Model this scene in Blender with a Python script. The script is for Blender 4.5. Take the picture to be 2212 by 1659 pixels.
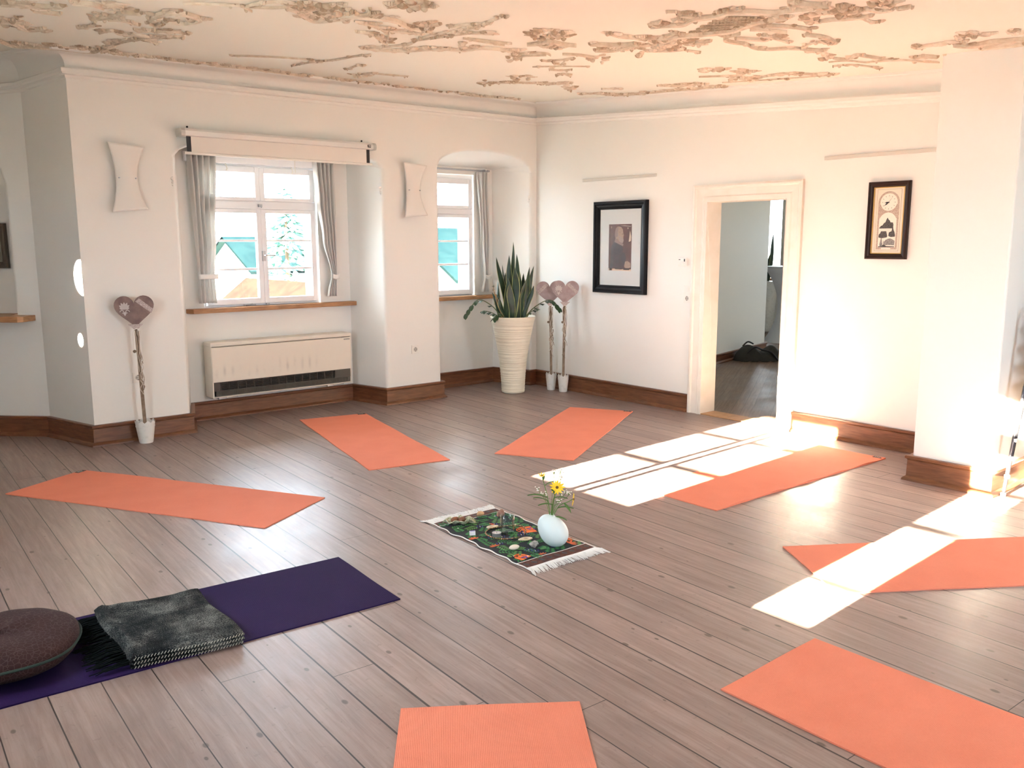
import bpy, bmesh, math, random
from mathutils import Vector, Matrix, Quaternion
random.seed(7)
PI = math.pi
sc = bpy.context.scene
for o in list(bpy.data.objects): bpy.data.objects.remove(o)
C = sc.collection

# ---------------------------------------------------------------- camera, sky, sun, exposure
# The floor plan runs x along the window wall and y towards it; metres.
TH = math.radians(40); PT = 0.16317; RO = 0.00257
right = Vector((math.cos(TH), -math.sin(TH), 0))
fwd = Vector((math.sin(TH)*math.cos(PT), math.cos(TH)*math.cos(PT), -math.sin(PT)))
up = Vector((math.sin(TH)*math.sin(PT), math.cos(TH)*math.sin(PT), math.cos(PT)))
ri = right*math.cos(RO) - up*math.sin(RO)
ui = right*math.sin(RO) + up*math.cos(RO)
cd = bpy.data.cameras.new('camera'); cam = bpy.data.objects.new('camera', cd); C.objects.link(cam)
cd.sensor_width = 36; cd.lens = 36*1868.93/2212; cd.clip_start = 0.02; cd.clip_end = 500
cam.matrix_world = Matrix(((ri.x, ui.x, -fwd.x, 0), (ri.y, ui.y, -fwd.y, 0), (ri.z, ui.z, -fwd.z, 1.5643), (0, 0, 0, 1)))
sc.camera = cam

w = bpy.data.worlds.new('sky'); sc.world = w; w.use_nodes = True
bg = w.node_tree.nodes['Background']
bg.inputs[0].default_value = (0.74, 0.87, 1.0, 1)
bg.inputs[1].default_value = 11

SUN_DIR = Vector((1, 0.05, -0.251)).normalized()
sd = bpy.data.lights.new('sun', 'SUN'); so = bpy.data.objects.new('sun', sd); C.objects.link(so)
sd.energy = 110; sd.angle = math.radians(0.3); sd.color = (1.0, 0.88, 0.70)
so.rotation_euler = SUN_DIR.to_track_quat('-Z', 'Y').to_euler()
so.location = (-20, 0, 10)

vs = sc.view_settings
vs.view_transform = 'Standard'; vs.look = 'None'; vs.gamma = 1.0; vs.use_curve_mapping = False
vs.exposure = 1.8

# ---------------------------------------------------------------- helpers
class MB:
    def __init__(s): s.v = []; s.f = []; s.m = []
    def add(s, vs, fs, mi=0):
        b = len(s.v); s.v += [tuple(p) for p in vs]
        for f in fs: s.f.append(tuple(b+i for i in f)); s.m.append(mi)
    def box(s, a, b, mi=0):
        x0, y0, z0 = a; x1, y1, z1 = b
        s.add([(x0,y0,z0),(x1,y0,z0),(x1,y1,z0),(x0,y1,z0),(x0,y0,z1),(x1,y0,z1),(x1,y1,z1),(x0,y1,z1)],
              [(0,3,2,1),(4,5,6,7),(0,1,5,4),(1,2,6,5),(2,3,7,6),(3,0,4,7)], mi)
    def bar(s, p, q, wd, hg, mi=0, upv=(0,0,1)):
        p = Vector(p); q = Vector(q); d = (q-p).normalized(); u = Vector(upv)
        r = d.cross(u)
        if r.length < 1e-4: r = d.cross(Vector((1,0,0)))
        r.normalize(); u = r.cross(d).normalized()
        vs = [e + r*a*wd/2 + u*b*hg/2 for e in (p, q) for a, b in ((-1,-1),(1,-1),(1,1),(-1,1))]
        s.add(vs, [(0,1,2,3),(7,6,5,4),(0,4,5,1),(1,5,6,2),(2,6,7,3),(3,7,4,0)], mi)
    def tube(s, pts, rad, n=8, mi=0, cap=True, flat=1.0):
        pts = [Vector(p) for p in pts]; k = len(pts)
        if not hasattr(rad, '__len__'): rad = [rad]*k
        vs = []; r = None
        for i, p in enumerate(pts):
            d = (pts[min(i+1,k-1)]-pts[max(i-1,0)]).normalized()
            if r is None:
                r = d.cross(Vector((0,0,1)))
                if r.length < 1e-3: r = d.cross(Vector((1,0,0)))
            r = (r - d*r.dot(d)).normalized(); u = r.cross(d)
            for j in range(n):
                a = 2*PI*j/n
                vs.append(p + (r*math.cos(a) + u*math.sin(a)*flat)*rad[i])
        fs = [(i*n+j, i*n+(j+1)%n, (i+1)*n+(j+1)%n, (i+1)*n+j) for i in range(k-1) for j in range(n)]
        if cap: fs += [tuple(range(n))[::-1], tuple((k-1)*n+j for j in range(n))]
        s.add(vs, fs, mi)
    def lathe(s, prof, n=32, c=(0,0,0), mi=0, M=None, cap0=True, cap1=True):
        vs = []
        for r, z in prof:
            for j in range(n):
                a = 2*PI*j/n; vs.append(Vector((r*math.cos(a), r*math.sin(a), z)))
        if M is not None: vs = [M @ p for p in vs]
        vs = [p + Vector(c) for p in vs]; k = len(prof)
        fs = [(i*n+j, i*n+(j+1)%n, (i+1)*n+(j+1)%n, (i+1)*n+j) for i in range(k-1) for j in range(n)]
        if cap0: fs.append(tuple(range(n))[::-1])
        if cap1: fs.append(tuple((k-1)*n+j for j in range(n)))
        s.add(vs, fs, mi)
    def prism(s, poly, f, d0, d1, mi=0):
        # poly: 2D outline (convex or simple), f(a,b,d)->3D point
        n = len(poly); vs = [f(a,b,d0) for a,b in poly] + [f(a,b,d1) for a,b in poly]
        s.add(vs, [tuple(range(n))[::-1], tuple(range(n,2*n))] + [(i,(i+1)%n,n+(i+1)%n,n+i) for i in range(n)], mi)
    def grid(s, fn, nu, nv, mi=0):
        vs = [fn(i/nu, j/nv) for j in range(nv+1) for i in range(nu+1)]
        s.add(vs, [(j*(nu+1)+i, j*(nu+1)+i+1, (j+1)*(nu+1)+i+1, (j+1)*(nu+1)+i) for j in range(nv) for i in range(nu)], mi)
    def loft(s, rings, closed=False, mi=0):
        n = len(rings[0]); vs = [p for r in rings for p in r]; m = n if closed else n-1
        s.add(vs, [(i*n+j, i*n+(j+1)%n, (i+1)*n+(j+1)%n, (i+1)*n+j) for i in range(len(rings)-1) for j in range(m)], mi)
    def blob(s, c, r, seed=0, rough=0.15, n=14, mi=0, M=None, sq=1.0, flatb=None):
        rnd = random.Random(seed); ph = [(rnd.uniform(0,6.28), rnd.uniform(0,6.28), rnd.choice((1,2,3)), rnd.choice((1,2,3))) for _ in range(5)]
        vs = []; m = n//2
        for i in range(m+1):
            t = PI*i/m
            for j in range(n):
                a = 2*PI*j/n
                k = 1 + rough*sum(math.sin(q*t+p0)*math.sin(w_*a+p1) for p0,p1,q,w_ in ph)/2*math.sin(t)
                sx = lambda v_: math.copysign(abs(v_)**sq, v_)
                p = Vector((sx(math.sin(t)*math.cos(a))*r[0]*k, sx(math.sin(t)*math.sin(a))*r[1]*k, sx(-math.cos(t))*r[2]*k))
                if M is not None: p = M @ p
                p = p + Vector(c)
                if flatb is not None and p.z < flatb: p.z = flatb
                vs.append(p)
        s.add(vs, [(i*n+j, i*n+(j+1)%n, (i+1)*n+(j+1)%n, (i+1)*n+j) for i in range(m) for j in range(n)], mi)
    def build(s, name, mats, parent=None, smooth=False, ang=40, bevel=0, solid=0, sub=0, weld=True):
        me = bpy.data.meshes.new(name); me.from_pydata(s.v, [], s.f)
        if not isinstance(mats, (list, tuple)): mats = [mats]
        for m in mats: me.materials.append(m)
        me.polygons.foreach_set('material_index', s.m)
        b = bmesh.new(); b.from_mesh(me)
        if weld: bmesh.ops.remove_doubles(b, verts=b.verts, dist=1e-5)
        bmesh.ops.recalc_face_normals(b, faces=b.faces)
        b.to_mesh(me); b.free()
        if smooth:
            me.polygons.foreach_set('use_smooth', [True]*len(me.polygons))
            me.set_sharp_from_angle(angle=math.radians(ang))
        o = bpy.data.objects.new(name, me); C.objects.link(o)
        if parent: o.parent = parent
        if solid:
            md = o.modifiers.new('solid','SOLIDIFY'); md.thickness = solid; md.offset = 0
        if bevel:
            md = o.modifiers.new('bevel','BEVEL'); md.width = bevel; md.segments = 2; md.limit_method = 'ANGLE'; md.angle_limit = math.radians(35)
        if sub:
            md = o.modifiers.new('sub','SUBSURF'); md.levels = sub; md.render_levels = sub
        return o

def tag(o, label, cat, group=None):
    o['label'] = label; o['category'] = cat
    if group: o['group'] = group
    return o
def thing(name, label, cat, loc=(0,0,0), rz=0, group=None):
    o = bpy.data.objects.new(name, None); C.objects.link(o); o.empty_display_size = 0.1
    o.location = loc; o.rotation_euler = (0,0,rz)
    return tag(o, label, cat, group)
def struct(o): o['kind'] = 'structure'; return o
def copy_tree(o, parent=None):
    c = o.copy(); C.objects.link(c); c.parent = parent
    for ch in [x for x in list(o.children)]: copy_tree(ch, c)
    return c
def lerp(a,b,t): return a+(b-a)*t
def smooth_path(pts, n=6):
    P = [Vector(p) for p in pts]; out = []
    for i in range(len(P)-1):
        p0 = P[max(i-1,0)]; p1 = P[i]; p2 = P[i+1]; p3 = P[min(i+2,len(P)-1)]
        for k in range(n):
            t = k/n
            out.append(0.5*((2*p1)+(p2-p0)*t+(2*p0-5*p1+4*p2-p3)*t*t+(3*p1-p0-3*p2+p3)*t**3))
    out.append(P[-1]); return out

# ---------------------------------------------------------------- materials
def mat(name, col=(.8,.8,.8), rough=0.6, metal=0, spec=0.5, bump=None, mottle=None, **kw):
    m = bpy.data.materials.new(name); m.use_nodes = True
    nt = m.node_tree; b = nt.nodes['Principled BSDF']
    b.inputs['Base Color'].default_value = (*col,1); b.inputs['Roughness'].default_value = rough
    b.inputs['Metallic'].default_value = metal; b.inputs['Specular IOR Level'].default_value = spec
    for k,v in kw.items(): b.inputs[k.replace('_',' ')].default_value = v
    tc = nt.nodes.new('ShaderNodeTexCoord')
    if mottle:
        sc_, col2, lo, hi = mottle
        nz = nt.nodes.new('ShaderNodeTexNoise'); nz.inputs['Scale'].default_value = sc_; nz.inputs['Detail'].default_value = 5
        nt.links.new(tc.outputs['Object'], nz.inputs['Vector'])
        rp = nt.nodes.new('ShaderNodeValToRGB'); rp.color_ramp.elements[0].position = lo; rp.color_ramp.elements[1].position = hi
        rp.color_ramp.elements[0].color = (*col,1); rp.color_ramp.elements[1].color = (*col2,1)
        nt.links.new(nz.outputs['Fac'], rp.inputs[0]); nt.links.new(rp.outputs[0], b.inputs['Base Color'])
    if bump:
        sc_, st, di = bump
        nz = nt.nodes.new('ShaderNodeTexNoise'); nz.inputs['Scale'].default_value = sc_; nz.inputs['Detail'].default_value = 4
        nt.links.new(tc.outputs['Object'], nz.inputs['Vector'])
        bp = nt.nodes.new('ShaderNodeBump'); bp.inputs['Strength'].default_value = st; bp.inputs['Distance'].default_value = di
        nt.links.new(nz.outputs['Fac'], bp.inputs['Height']); nt.links.new(bp.outputs[0], b.inputs['Normal'])
    return m

def nodes(m): return m.node_tree.nodes, m.node_tree.links, m.node_tree.nodes['Principled BSDF']
def mth(N, L, op, a, b=None, c=None):
    n = N.new('ShaderNodeMath'); n.operation = op
    for i, x in enumerate((a,b,c)):
        if x is None: continue
        if isinstance(x,(int,float)): n.inputs[i].default_value = x
        else: L.new(x, n.inputs[i])
    return n.outputs[0]
def mixc(N, L, fac, a, b, blend='MIX'):
    n = N.new('ShaderNodeMix'); n.data_type = 'RGBA'; n.blend_type = blend
    for i, x in ((0,fac),(6,a),(7,b)):
        if isinstance(x,(int,float)): n.inputs[i].default_value = x
        elif isinstance(x, tuple): n.inputs[i].default_value = (*x,1)
        else: L.new(x, n.inputs[i])
    return n.outputs[2]

M_wall = mat('plaster', (.835,.825,.780), .92, spec=.2, bump=(2.2,.25,.03))
M_ceil = mat('ceiling_paint', (.86,.85,.755), .9, spec=.2, bump=(3,.15,.02))
M_white = mat('white_lacquer', (.82,.79,.74), .45, bump=(6,.05,.01))
M_casing = mat('door_casing_paint', (.80,.75,.67), .5, mottle=(7,(.74,.68,.58),.45,.8))
M_frame = mat('window_frame_paint', (.86,.87,.89), .4)
M_screenw = mat('screen_fabric', (.80,.76,.70), .9)
M_black = mat('matt_black', (.012,.012,.014), .5)
M_blackf = mat('black_frame_lacquer', (.006,.006,.007), .30, spec=.15, bump=(40,.1,.003))
M_brownf = mat('dark_brown_frame', (.022,.009,.005), .4, spec=.25)
M_gold = mat('gold_slip', (.62,.42,.13), .35, metal=.7)
M_chrome = mat('chrome', (.75,.76,.78), .15, metal=1)
M_steel = mat('grey_steel', (.45,.46,.48), .35, metal=.8)
M_plastic = mat('white_plastic', (.82,.80,.74), .35)
M_rail = mat('grey_rail', (.62,.60,.54), .5)
M_dark = mat('dark_hole', (.01,.01,.01), .8)

def wood(name, c1, c2, rough=.45, scale=(1,14,14), axis_rot=0):
    m = mat(name, c1, rough); N, L, B = nodes(m)
    tc = [n for n in N if n.type=='TEX_COORD'][0]
    mp = N.new('ShaderNodeMapping'); mp.inputs['Scale'].default_value = scale
    L.new(tc.outputs['Object'], mp.inputs[0])
    nz = N.new('ShaderNodeTexNoise'); nz.inputs['Scale'].default_value = 3; nz.inputs['Detail'].default_value = 6; nz.inputs['Distortion'].default_value = .6
    L.new(mp.outputs[0], nz.inputs['Vector'])
    rp = N.new('ShaderNodeValToRGB'); rp.color_ramp.elements[0].position=.35; rp.color_ramp.elements[1].position=.68
    rp.color_ramp.elements[0].color=(*c1,1); rp.color_ramp.elements[1].color=(*c2,1)
    L.new(nz.outputs['Fac'], rp.inputs[0]); L.new(rp.outputs[0], B.inputs['Base Color'])
    return m
M_base = wood('baseboard_wood', (.115,.040,.015), (.195,.078,.032), .38, (2.5,2.5,22))
M_sill = wood('sill_oak', (.30,.14,.055), (.44,.23,.10), .45, (3,3,20))
M_threshold = wood('threshold_oak', (.38,.20,.08), (.50,.28,.12), .4, (3,8,3))

def plank_floor(name, pw, ang, phase, base, dark, light, seam=.006, joint=3.6, rough=.40, knots=True, hall=False):
    m = mat(name, base, rough); N, L, B = nodes(m)
    tc = [n for n in N if n.type=='TEX_COORD'][0]
    mp = N.new('ShaderNodeMapping'); mp.inputs['Rotation'].default_value = (0,0,ang)
    L.new(tc.outputs['Object'], mp.inputs[0])
    sx = N.new('ShaderNodeSeparateXYZ'); L.new(mp.outputs[0], sx.inputs[0])
    # slight crookedness of every seam
    nw = N.new('ShaderNodeTexNoise'); nw.inputs['Scale'].default_value = .9; L.new(mp.outputs[0], nw.inputs['Vector'])
    wob = mth(N,L,'MULTIPLY', mth(N,L,'SUBTRACT', nw.outputs['Fac'], .5), .012)
    u = mth(N,L,'DIVIDE', mth(N,L,'ADD', mth(N,L,'SUBTRACT', sx.outputs[0], phase), wob), pw)
    pid = mth(N,L,'FLOOR', u); fr = mth(N,L,'FRACT', u)
    edge = mth(N,L,'MULTIPLY', mth(N,L,'MINIMUM', fr, mth(N,L,'SUBTRACT', 1, fr)), pw)
    wn = N.new('ShaderNodeTexWhiteNoise'); wn.noise_dimensions='1D'; L.new(pid, wn.inputs['W'])
    wn2 = N.new('ShaderNodeTexWhiteNoise'); wn2.noise_dimensions='1D'; L.new(mth(N,L,'ADD',pid,71.3), wn2.inputs['W'])
    v = mth(N,L,'DIVIDE', mth(N,L,'ADD', sx.outputs[1], mth(N,L,'MULTIPLY', wn.outputs['Value'], joint)), joint)
    jf = mth(N,L,'FRACT', v)
    jed = mth(N,L,'MULTIPLY', mth(N,L,'MINIMUM', jf, mth(N,L,'SUBTRACT', 1, jf)), joint)
    # seam width varies a little from seam to seam
    sw = mth(N,L,'MULTIPLY', mth(N,L,'ADD', wn2.outputs['Value'], .35), seam*.55)
    s1 = mth(N,L,'LESS_THAN', edge, sw)
    s2 = mth(N,L,'LESS_THAN', jed, seam*.22)
    seamf = mth(N,L,'MAXIMUM', s1, s2)
    # grain, stretched along the plank, offset per plank
    cb = N.new('ShaderNodeCombineXYZ'); L.new(mth(N,L,'MULTIPLY', sx.outputs[0], 26), cb.inputs[0]); L.new(mth(N,L,'MULTIPLY', sx.outputs[1], 1.6), cb.inputs[1]); L.new(mth(N,L,'MULTIPLY', wn.outputs['Value'], 40), cb.inputs[2])
    gr = N.new('ShaderNodeTexNoise'); gr.inputs['Scale'].default_value = 1.6; gr.inputs['Detail'].default_value = 7; gr.inputs['Roughness'].default_value=.65; gr.inputs['Distortion'].default_value=.5
    L.new(cb.outputs[0], gr.inputs['Vector'])
    rp = N.new('ShaderNodeValToRGB'); e = rp.color_ramp.elements
    e[0].position=.28; e[0].color=(*dark,1); e[1].position=.72; e[1].color=(*light,1)
    k = rp.color_ramp.elements.new(.5); k.color=(*base,1)
    L.new(gr.outputs['Fac'], rp.inputs[0])
    # plank to plank tone and big worn blotches
    tone = mth(N,L,'ADD', mth(N,L,'MULTIPLY', wn2.outputs['Value'], .22), .86)
    bl = N.new('ShaderNodeTexNoise'); bl.inputs['Scale'].default_value = 2.3; bl.inputs['Detail'].default_value = 5; bl.inputs['Roughness'].default_value=.6
    L.new(mp.outputs[0], bl.inputs['Vector'])
    tone2 = mth(N,L,'MULTIPLY', tone, mth(N,L,'ADD', mth(N,L,'MULTIPLY', bl.outputs['Fac'], .7), .65))
    cc = N.new('ShaderNodeCombineColor'); [L.new(tone2, cc.inputs[i]) for i in range(3)]
    col = mixc(N,L,1.0, rp.outputs[0], cc.outputs[0], 'MULTIPLY')
    if knots:
        cb2 = N.new('ShaderNodeCombineXYZ'); L.new(mth(N,L,'MULTIPLY', sx.outputs[0], 1.0), cb2.inputs[0]); L.new(mth(N,L,'MULTIPLY', sx.outputs[1], .55), cb2.inputs[1])
        vo = N.new('ShaderNodeTexVoronoi'); vo.voronoi_dimensions = '2D'; vo.inputs['Scale'].default_value = 6.5; L.new(cb2.outputs[0], vo.inputs['Vector'])
        sc3 = N.new('ShaderNodeSeparateColor'); L.new(vo.outputs['Color'], sc3.inputs[0])
        kr = mth(N,L,'MULTIPLY', mth(N,L,'SUBTRACT', sc3.outputs[0], .40), .15)
        kn = N.new('ShaderNodeMapRange'); kn.inputs['From Min'].default_value = .6; kn.inputs['From Max'].default_value = 1.0
        L.new(mth(N,L,'DIVIDE', vo.outputs['Distance'], mth(N,L,'MAXIMUM', kr, .001)), kn.inputs['Value'])
        kf = mth(N,L,'MULTIPLY', mth(N,L,'SUBTRACT', 1, kn.outputs[0]), .72)
        col = mixc(N,L, kf, col, (.05,.032,.026))
        # fine grey scratches and dirt
        sn = N.new('ShaderNodeTexNoise'); sn.inputs['Scale'].default_value = 38; sn.inputs['Detail'].default_value=3; L.new(mp.outputs[0], sn.inputs['Vector'])
        col = mixc(N,L, mth(N,L,'MULTIPLY', mth(N,L,'GREATER_THAN', sn.outputs['Fac'], .66), .25), col, (.12,.09,.08))
    col = mixc(N,L, seamf, col, (.018,.011,.008))
    L.new(col, B.inputs['Base Color'])
    rr_ = mth(N,L,'ADD', mth(N,L,'MULTIPLY', bl.outputs['Fac'], .30), rough-.15); L.new(rr_, B.inputs['Roughness'])
    bp = N.new('ShaderNodeBump'); bp.inputs['Strength'].default_value=.35; bp.inputs['Distance'].default_value=.004
    hh = mth(N,L,'SUBTRACT', mth(N,L,'MULTIPLY', gr.outputs['Fac'], .4), seamf); L.new(hh, bp.inputs['Height']); L.new(bp.outputs[0], B.inputs['Normal'])
    return m
M_floor = plank_floor('plank_floor', .17, math.radians(2.7), .069, (.265,.192,.170), (.195,.138,.120), (.34,.255,.228), seam=.0070, joint=6.5)
M_hallfloor = plank_floor('hall_parquet', .09, math.radians(60), .02, (.20,.125,.085), (.13,.08,.05), (.28,.19,.13), seam=.002, joint=.5, knots=False)
# ---------------------------------------------------------------- room shell
YW = 7.125; YN = 7.585; XD = 6.33; XD2 = 6.50; XW = -.30; XG = -.50
ZT = 3.25
def zceil(x, y): return 2.999 + .012*(x-6.33) + .066*(y-7.1)

fl = MB(); fl.add([(-.6,-1.6,0),(6.42,-1.6,0),(6.42,9.9,0),(-.6,9.9,0)],[(0,1,2,3)])
struct(fl.build('floor', M_floor))
hf = MB(); hf.add([(6.42,3.5,0),(16,3.5,0),(16,11,0),(6.42,11,0)],[(0,1,2,3)])
struct(hf.build('floor_hall', M_hallfloor))

def arch(xa, xb, zs, ap, n=40, z0=0.0):
    pts = [(xa, z0), (xa, (z0+zs)/2), (xa, zs)]
    h = ap-zs; wd = (xb-xa)/2; cx = (xa+xb)/2
    for i in range(1, n):
        t = -1+2*i/n
        pts.append((cx+wd*t, zs + h*math.sqrt(max(0,1-abs(t)**2.3))))
    return pts + [(xb, zs), (xb, (z0+zs)/2), (xb, z0)]

def niche_wall(m, P, x0, x1, ztop, ops, z0=0.0):
    # P(x, d, z): d = depth into the wall. ops = (front outline args, back x's, depth, window hole)
    R = .035; cur = x0
    for (fa, ba, dep, hole) in ops:
        xa, xb, zs, ap = fa[:4]; n0 = fa[4] if len(fa)>4 else 0.0
        front = arch(xa-R, xb+R, zs, ap+R, z0=n0-(R if n0 else 0))
        m.add([P(cur,0,z0),P(front[0][0],0,z0),P(front[0][0],0,ztop),P(cur,0,ztop)],[(0,1,2,3)])
        inner = front[2:-2]
        for a, b in zip(inner[:-1], inner[1:]):
            m.add([P(a[0],0,a[1]),P(b[0],0,b[1]),P(b[0],0,ztop),P(a[0],0,ztop)],[(0,1,2,3)])
        if n0: m.add([P(xa-R,0,z0),P(xb+R,0,z0),P(xb+R,0,n0-R),P(xa-R,0,n0-R)],[(0,1,2,3)])
        rings = []
        for k in range(9):
            t = PI/2*k/8; rr = R*(1-math.sin(t)); dd = R*(1-math.cos(t))
            rings.append([P(x,dd,z) for x,z in arch(xa-rr, xb+rr, zs, ap+rr, z0=n0-(rr if n0 else 0))])
        bxa, bxb, bzs, bap = ba[:4]; bz0 = ba[4] if len(ba)>4 else 0.0
        rings.append([P(x,dep,z) for x,z in arch(bxa, bxb, bzs, bap, z0=bz0)])
        m.loft(rings)
        if n0: m.add([P(xa,R,n0),P(xb,R,n0),P(bxb,dep,bz0),P(bxa,dep,bz0)],[(0,1,2,3)])
        ztb = bap+.05
        if hole:
            hx0, hx1, hz0, hz1 = hole
            for a, b in (((bxa,0),(hx0,ztb)),((hx1,0),(bxb,ztb)),((hx0,0),(hx1,hz0)),((hx0,hz1),(hx1,ztb))):
                m.add([P(a[0],dep,a[1]),P(b[0],dep,a[1]),P(b[0],dep,b[1]),P(a[0],dep,b[1])],[(0,1,2,3)])
        else:
            m.add([P(bxa,dep,bz0-.02),P(bxb,dep,bz0-.02),P(bxb,dep,ztb),P(bxa,dep,ztb)],[(0,1,2,3)])
        cur = xb+R
    m.add([P(cur,0,z0),P(x1,0,z0),P(x1,0,ztop),P(cur,0,ztop)],[(0,1,2,3)])

# window wall with its two deep arched niches
W1 = (2.83, 3.96, .99, 2.30); W2 = (5.20, 5.83, .99, 2.27)
mb = MB()
niche_wall(mb, lambda x,d,z: Vector((x, YW+d, z)), 1.745, XD, ZT, [
    ((2.495, 4.395, 2.24, 2.40), (2.66, 4.285, 2.36, 2.375), YN-YW, W1),
    ((5.045, 6.235, 2.29, 2.465), (5.14, 6.085, 2.335, 2.35), YN-YW, W2)])
struct(mb.build('wall_back', M_wall, weld=False))

# outer masonry round the two windows, seen only through the glass edge
mb = MB()
for x0,x1,z0,z1 in (W1, W2):
    mb.box((x0-.06,YN+.075,z0-.10),(x1+.06,YN+.30,z0)); mb.box((x0-.06,YN+.075,z1),(x1+.06,YN+.30,z1+.08))
    mb.box((x0-.08,YN+.075,z0),(x0,YN+.30,z1)); mb.box((x1,YN+.075,z0),(x1+.08,YN+.30,z1))
struct(mb.build('trim_1', M_wall))

# left: slanting wing and bay wall with a shallow arched recess
P0 = Vector((1.745, 7.125)); P1 = Vector((1.569, 7.756)); DB = Vector((-.718, .696)); P2 = P1 + DB*2.86
NB = Vector((DB.y, -DB.x)) * -1   # away from the room
if NB.y < 0: NB = -NB
mb = MB()
mb.add([(P0.x,P0.y,0),(P1.x,P1.y,0),(P1.x,P1.y,ZT),(P0.x,P0.y,ZT)],[(0,1,2,3)])
def PB(s, d, z): q = P1 + DB*s + NB*d; return Vector((q.x, q.y, z))
niche_wall(mb, PB, 0, 2.86, ZT, [((.21,1.35,2.02,2.34,.99),(.25,1.31,2.03,2.33,.99),.16,None)])
struct(mb.build('wall_left', M_wall, weld=False))

# door wall
DY0, DY1, DZ = 4.03, 4.865, 1.925
mb = MB()
for a, b in (((DY1,0),(YW+.01,ZT)), ((-1.5,0),(DY0,ZT)), ((DY0,DZ),(DY1,ZT))):
    mb.box((XD,a[0],a[1]),(XD2-.001,b[0],b[1]))
struct(mb.build('wall_right', M_wall))
# pier
PX, PY0, PY1 = 5.60, 2.075, 2.56
mb = MB(); mb.box((PX,PY0,0),(XD-.001,PY1,ZT))
struct(mb.build('wall_pier', M_wall, bevel=.012))

# wall behind the camera's left (sunny side) with windows, and wall behind
SA = (3.11, 4.09, 1.02, 2.215); SB = (1.56, 1.90, .85, 2.215); SCW = (6.80, 7.34, 1.15, 2.25)
mb = MB()
def pw(y,x,z): return (x,y,z)
ys = sorted([-1.5, 9.78] + [v for s in (SA,SB,SCW) for v in s[:2]])
for a, b in zip(ys[:-1], ys[1:]):
    h = [s for s in (SA,SB,SCW) if abs(s[0]-a)<1e-6]
    if h:
        mb.box((XG-.03,a,0),(XW,b,h[0][2])); mb.box((XG-.03,a,h[0][3]),(XW,b,ZT))
    else: mb.box((XG-.03,a,0),(XW,b,ZT))
struct(mb.build('wall_sunny', M_wall))
mb = MB()
FILL_WINDOWS = ((3.3,4.6,.85,2.40),)  # unseen window added behind the camera to fill the room with sky light
xs = sorted([-.53, XD+.1] + [v for s in FILL_WINDOWS for v in s[:2]])
for a, b in zip(xs[:-1], xs[1:]):
    h = [s for s in FILL_WINDOWS if abs(s[0]-a)<1e-6]
    if h:
        mb.box((a,-1.8,0),(b,-1.5,h[0][2])); mb.box((a,-1.8,h[0][3]),(b,-1.5,ZT))
    else: mb.box((a,-1.8,0),(b,-1.5,ZT))
struct(mb.build('wall_front', M_wall))

# ceiling, slightly sloping, and the hollow cornice
mb = MB()
cs = [(-.6,-1.8),(6.45,-1.8),(6.45,9.95),(-.6,9.95)]
mb.add([(x,y,zceil(x,y)) for x,y in cs]+[(x,y,zceil(x,y)+.3) for x,y in cs],[(0,1,2,3),(4,5,6,7),(0,1,5,4),(1,2,6,5),(2,3,7,6),(3,0,4,7)])
ceiling = struct(mb.build('ceiling', M_ceil))

def cove(name, path, zcs):
    # path: wall-line points in the plan, room on the right-hand side when walking it
    m = MB(); n = len(path); pts = [Vector(p) for p in path]; rings = []
    for i, p in enumerate(pts):
        d0 = (pts[i]-pts[i-1]).normalized() if i else None
        d1 = (pts[i+1]-pts[i]).normalized() if i < n-1 else None
        n0 = Vector((d0.y,-d0.x)) if d0 else None; n1 = Vector((d1.y,-d1.x)) if d1 else None
        if d0 and d1: off = (n0+n1); off = off/ (off.length**2/2)
        else: off = n0 or n1
        zc = zcs[i]; ring = []
        prof = [(0,zc-.075),(.008,zc-.070),(.014,zc-.052),(.040,zc-.046),(.052,zc-.034),(.054,zc-.012),(.046,zc-.004),(.006,zc),(.004,zc+.016)]
        q0 = p + off*.13; zt = zceil(q0.x,q0.y)-.022
        for k in range(1,8):
            t = PI/2*k/7
            prof.append((.004+(.119)*(1-math.cos(t)), zc+.016+(zt-zc-.016)*math.sin(t)))
        prof += [(.140,zt),(.148,zt+.006),(.150,zt+.05)]
        rings.append([Vector((*(p+off*a), z)) for a,z in prof])
    m.loft(rings)
    return struct(m.build(name, M_wall, smooth=True, ang=30))
cove('trim_2', [tuple(P2), tuple(P1), tuple(P0), (XD,YW), (XD,PY1)], [2.60,2.785,2.821,2.856,2.572])

# ---------------------------------------------------------------- baseboards
def baseboard(name, path, h=.165):
    m = MB(); pts = [Vector(p) for p in path]; n = len(pts); rings = []
    prof = [(.0,0),(.045,0),(.044,.012),(.034,.022),(.024,.030),(.022,h-.030),(.025,h-.024),(.034,h-.018),(.035,h-.004),(.030,h),(0,h)]
    for i, p in enumerate(pts):
        d0 = (pts[i]-pts[i-1]).normalized() if i else None
        d1 = (pts[i+1]-pts[i]).normalized() if i < n-1 else None
        n0 = Vector((d0.y,-d0.x)) if d0 else None; n1 = Vector((d1.y,-d1.x)) if d1 else None
        if d0 and d1: off = (n0+n1); off = off/(off.length**2/2)
        else: off = n0 or n1
        rings.append([Vector((*(p+off*a), z)) for a,z in prof])
    m.loft(rings)
    for r in (rings[0], rings[-1]): m.add(r, [tuple(range(len(r)))])
    return struct(m.build(name, M_base))
baseboard('baseboard_back', [tuple(P2), tuple(P1), tuple(P0), (2.492,7.125),(2.655,7.585),(4.285,7.585),(4.398,7.125),(5.042,7.125),(5.14,7.585),(6.085,7.585),(6.238,7.125),(XD,7.125),(XD,4.992)])
baseboard('baseboard_right', [(XD,3.905),(XD,PY1),(PX,PY1),(PX,PY0),(XD,PY0),(XD,-1.5)])

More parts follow.
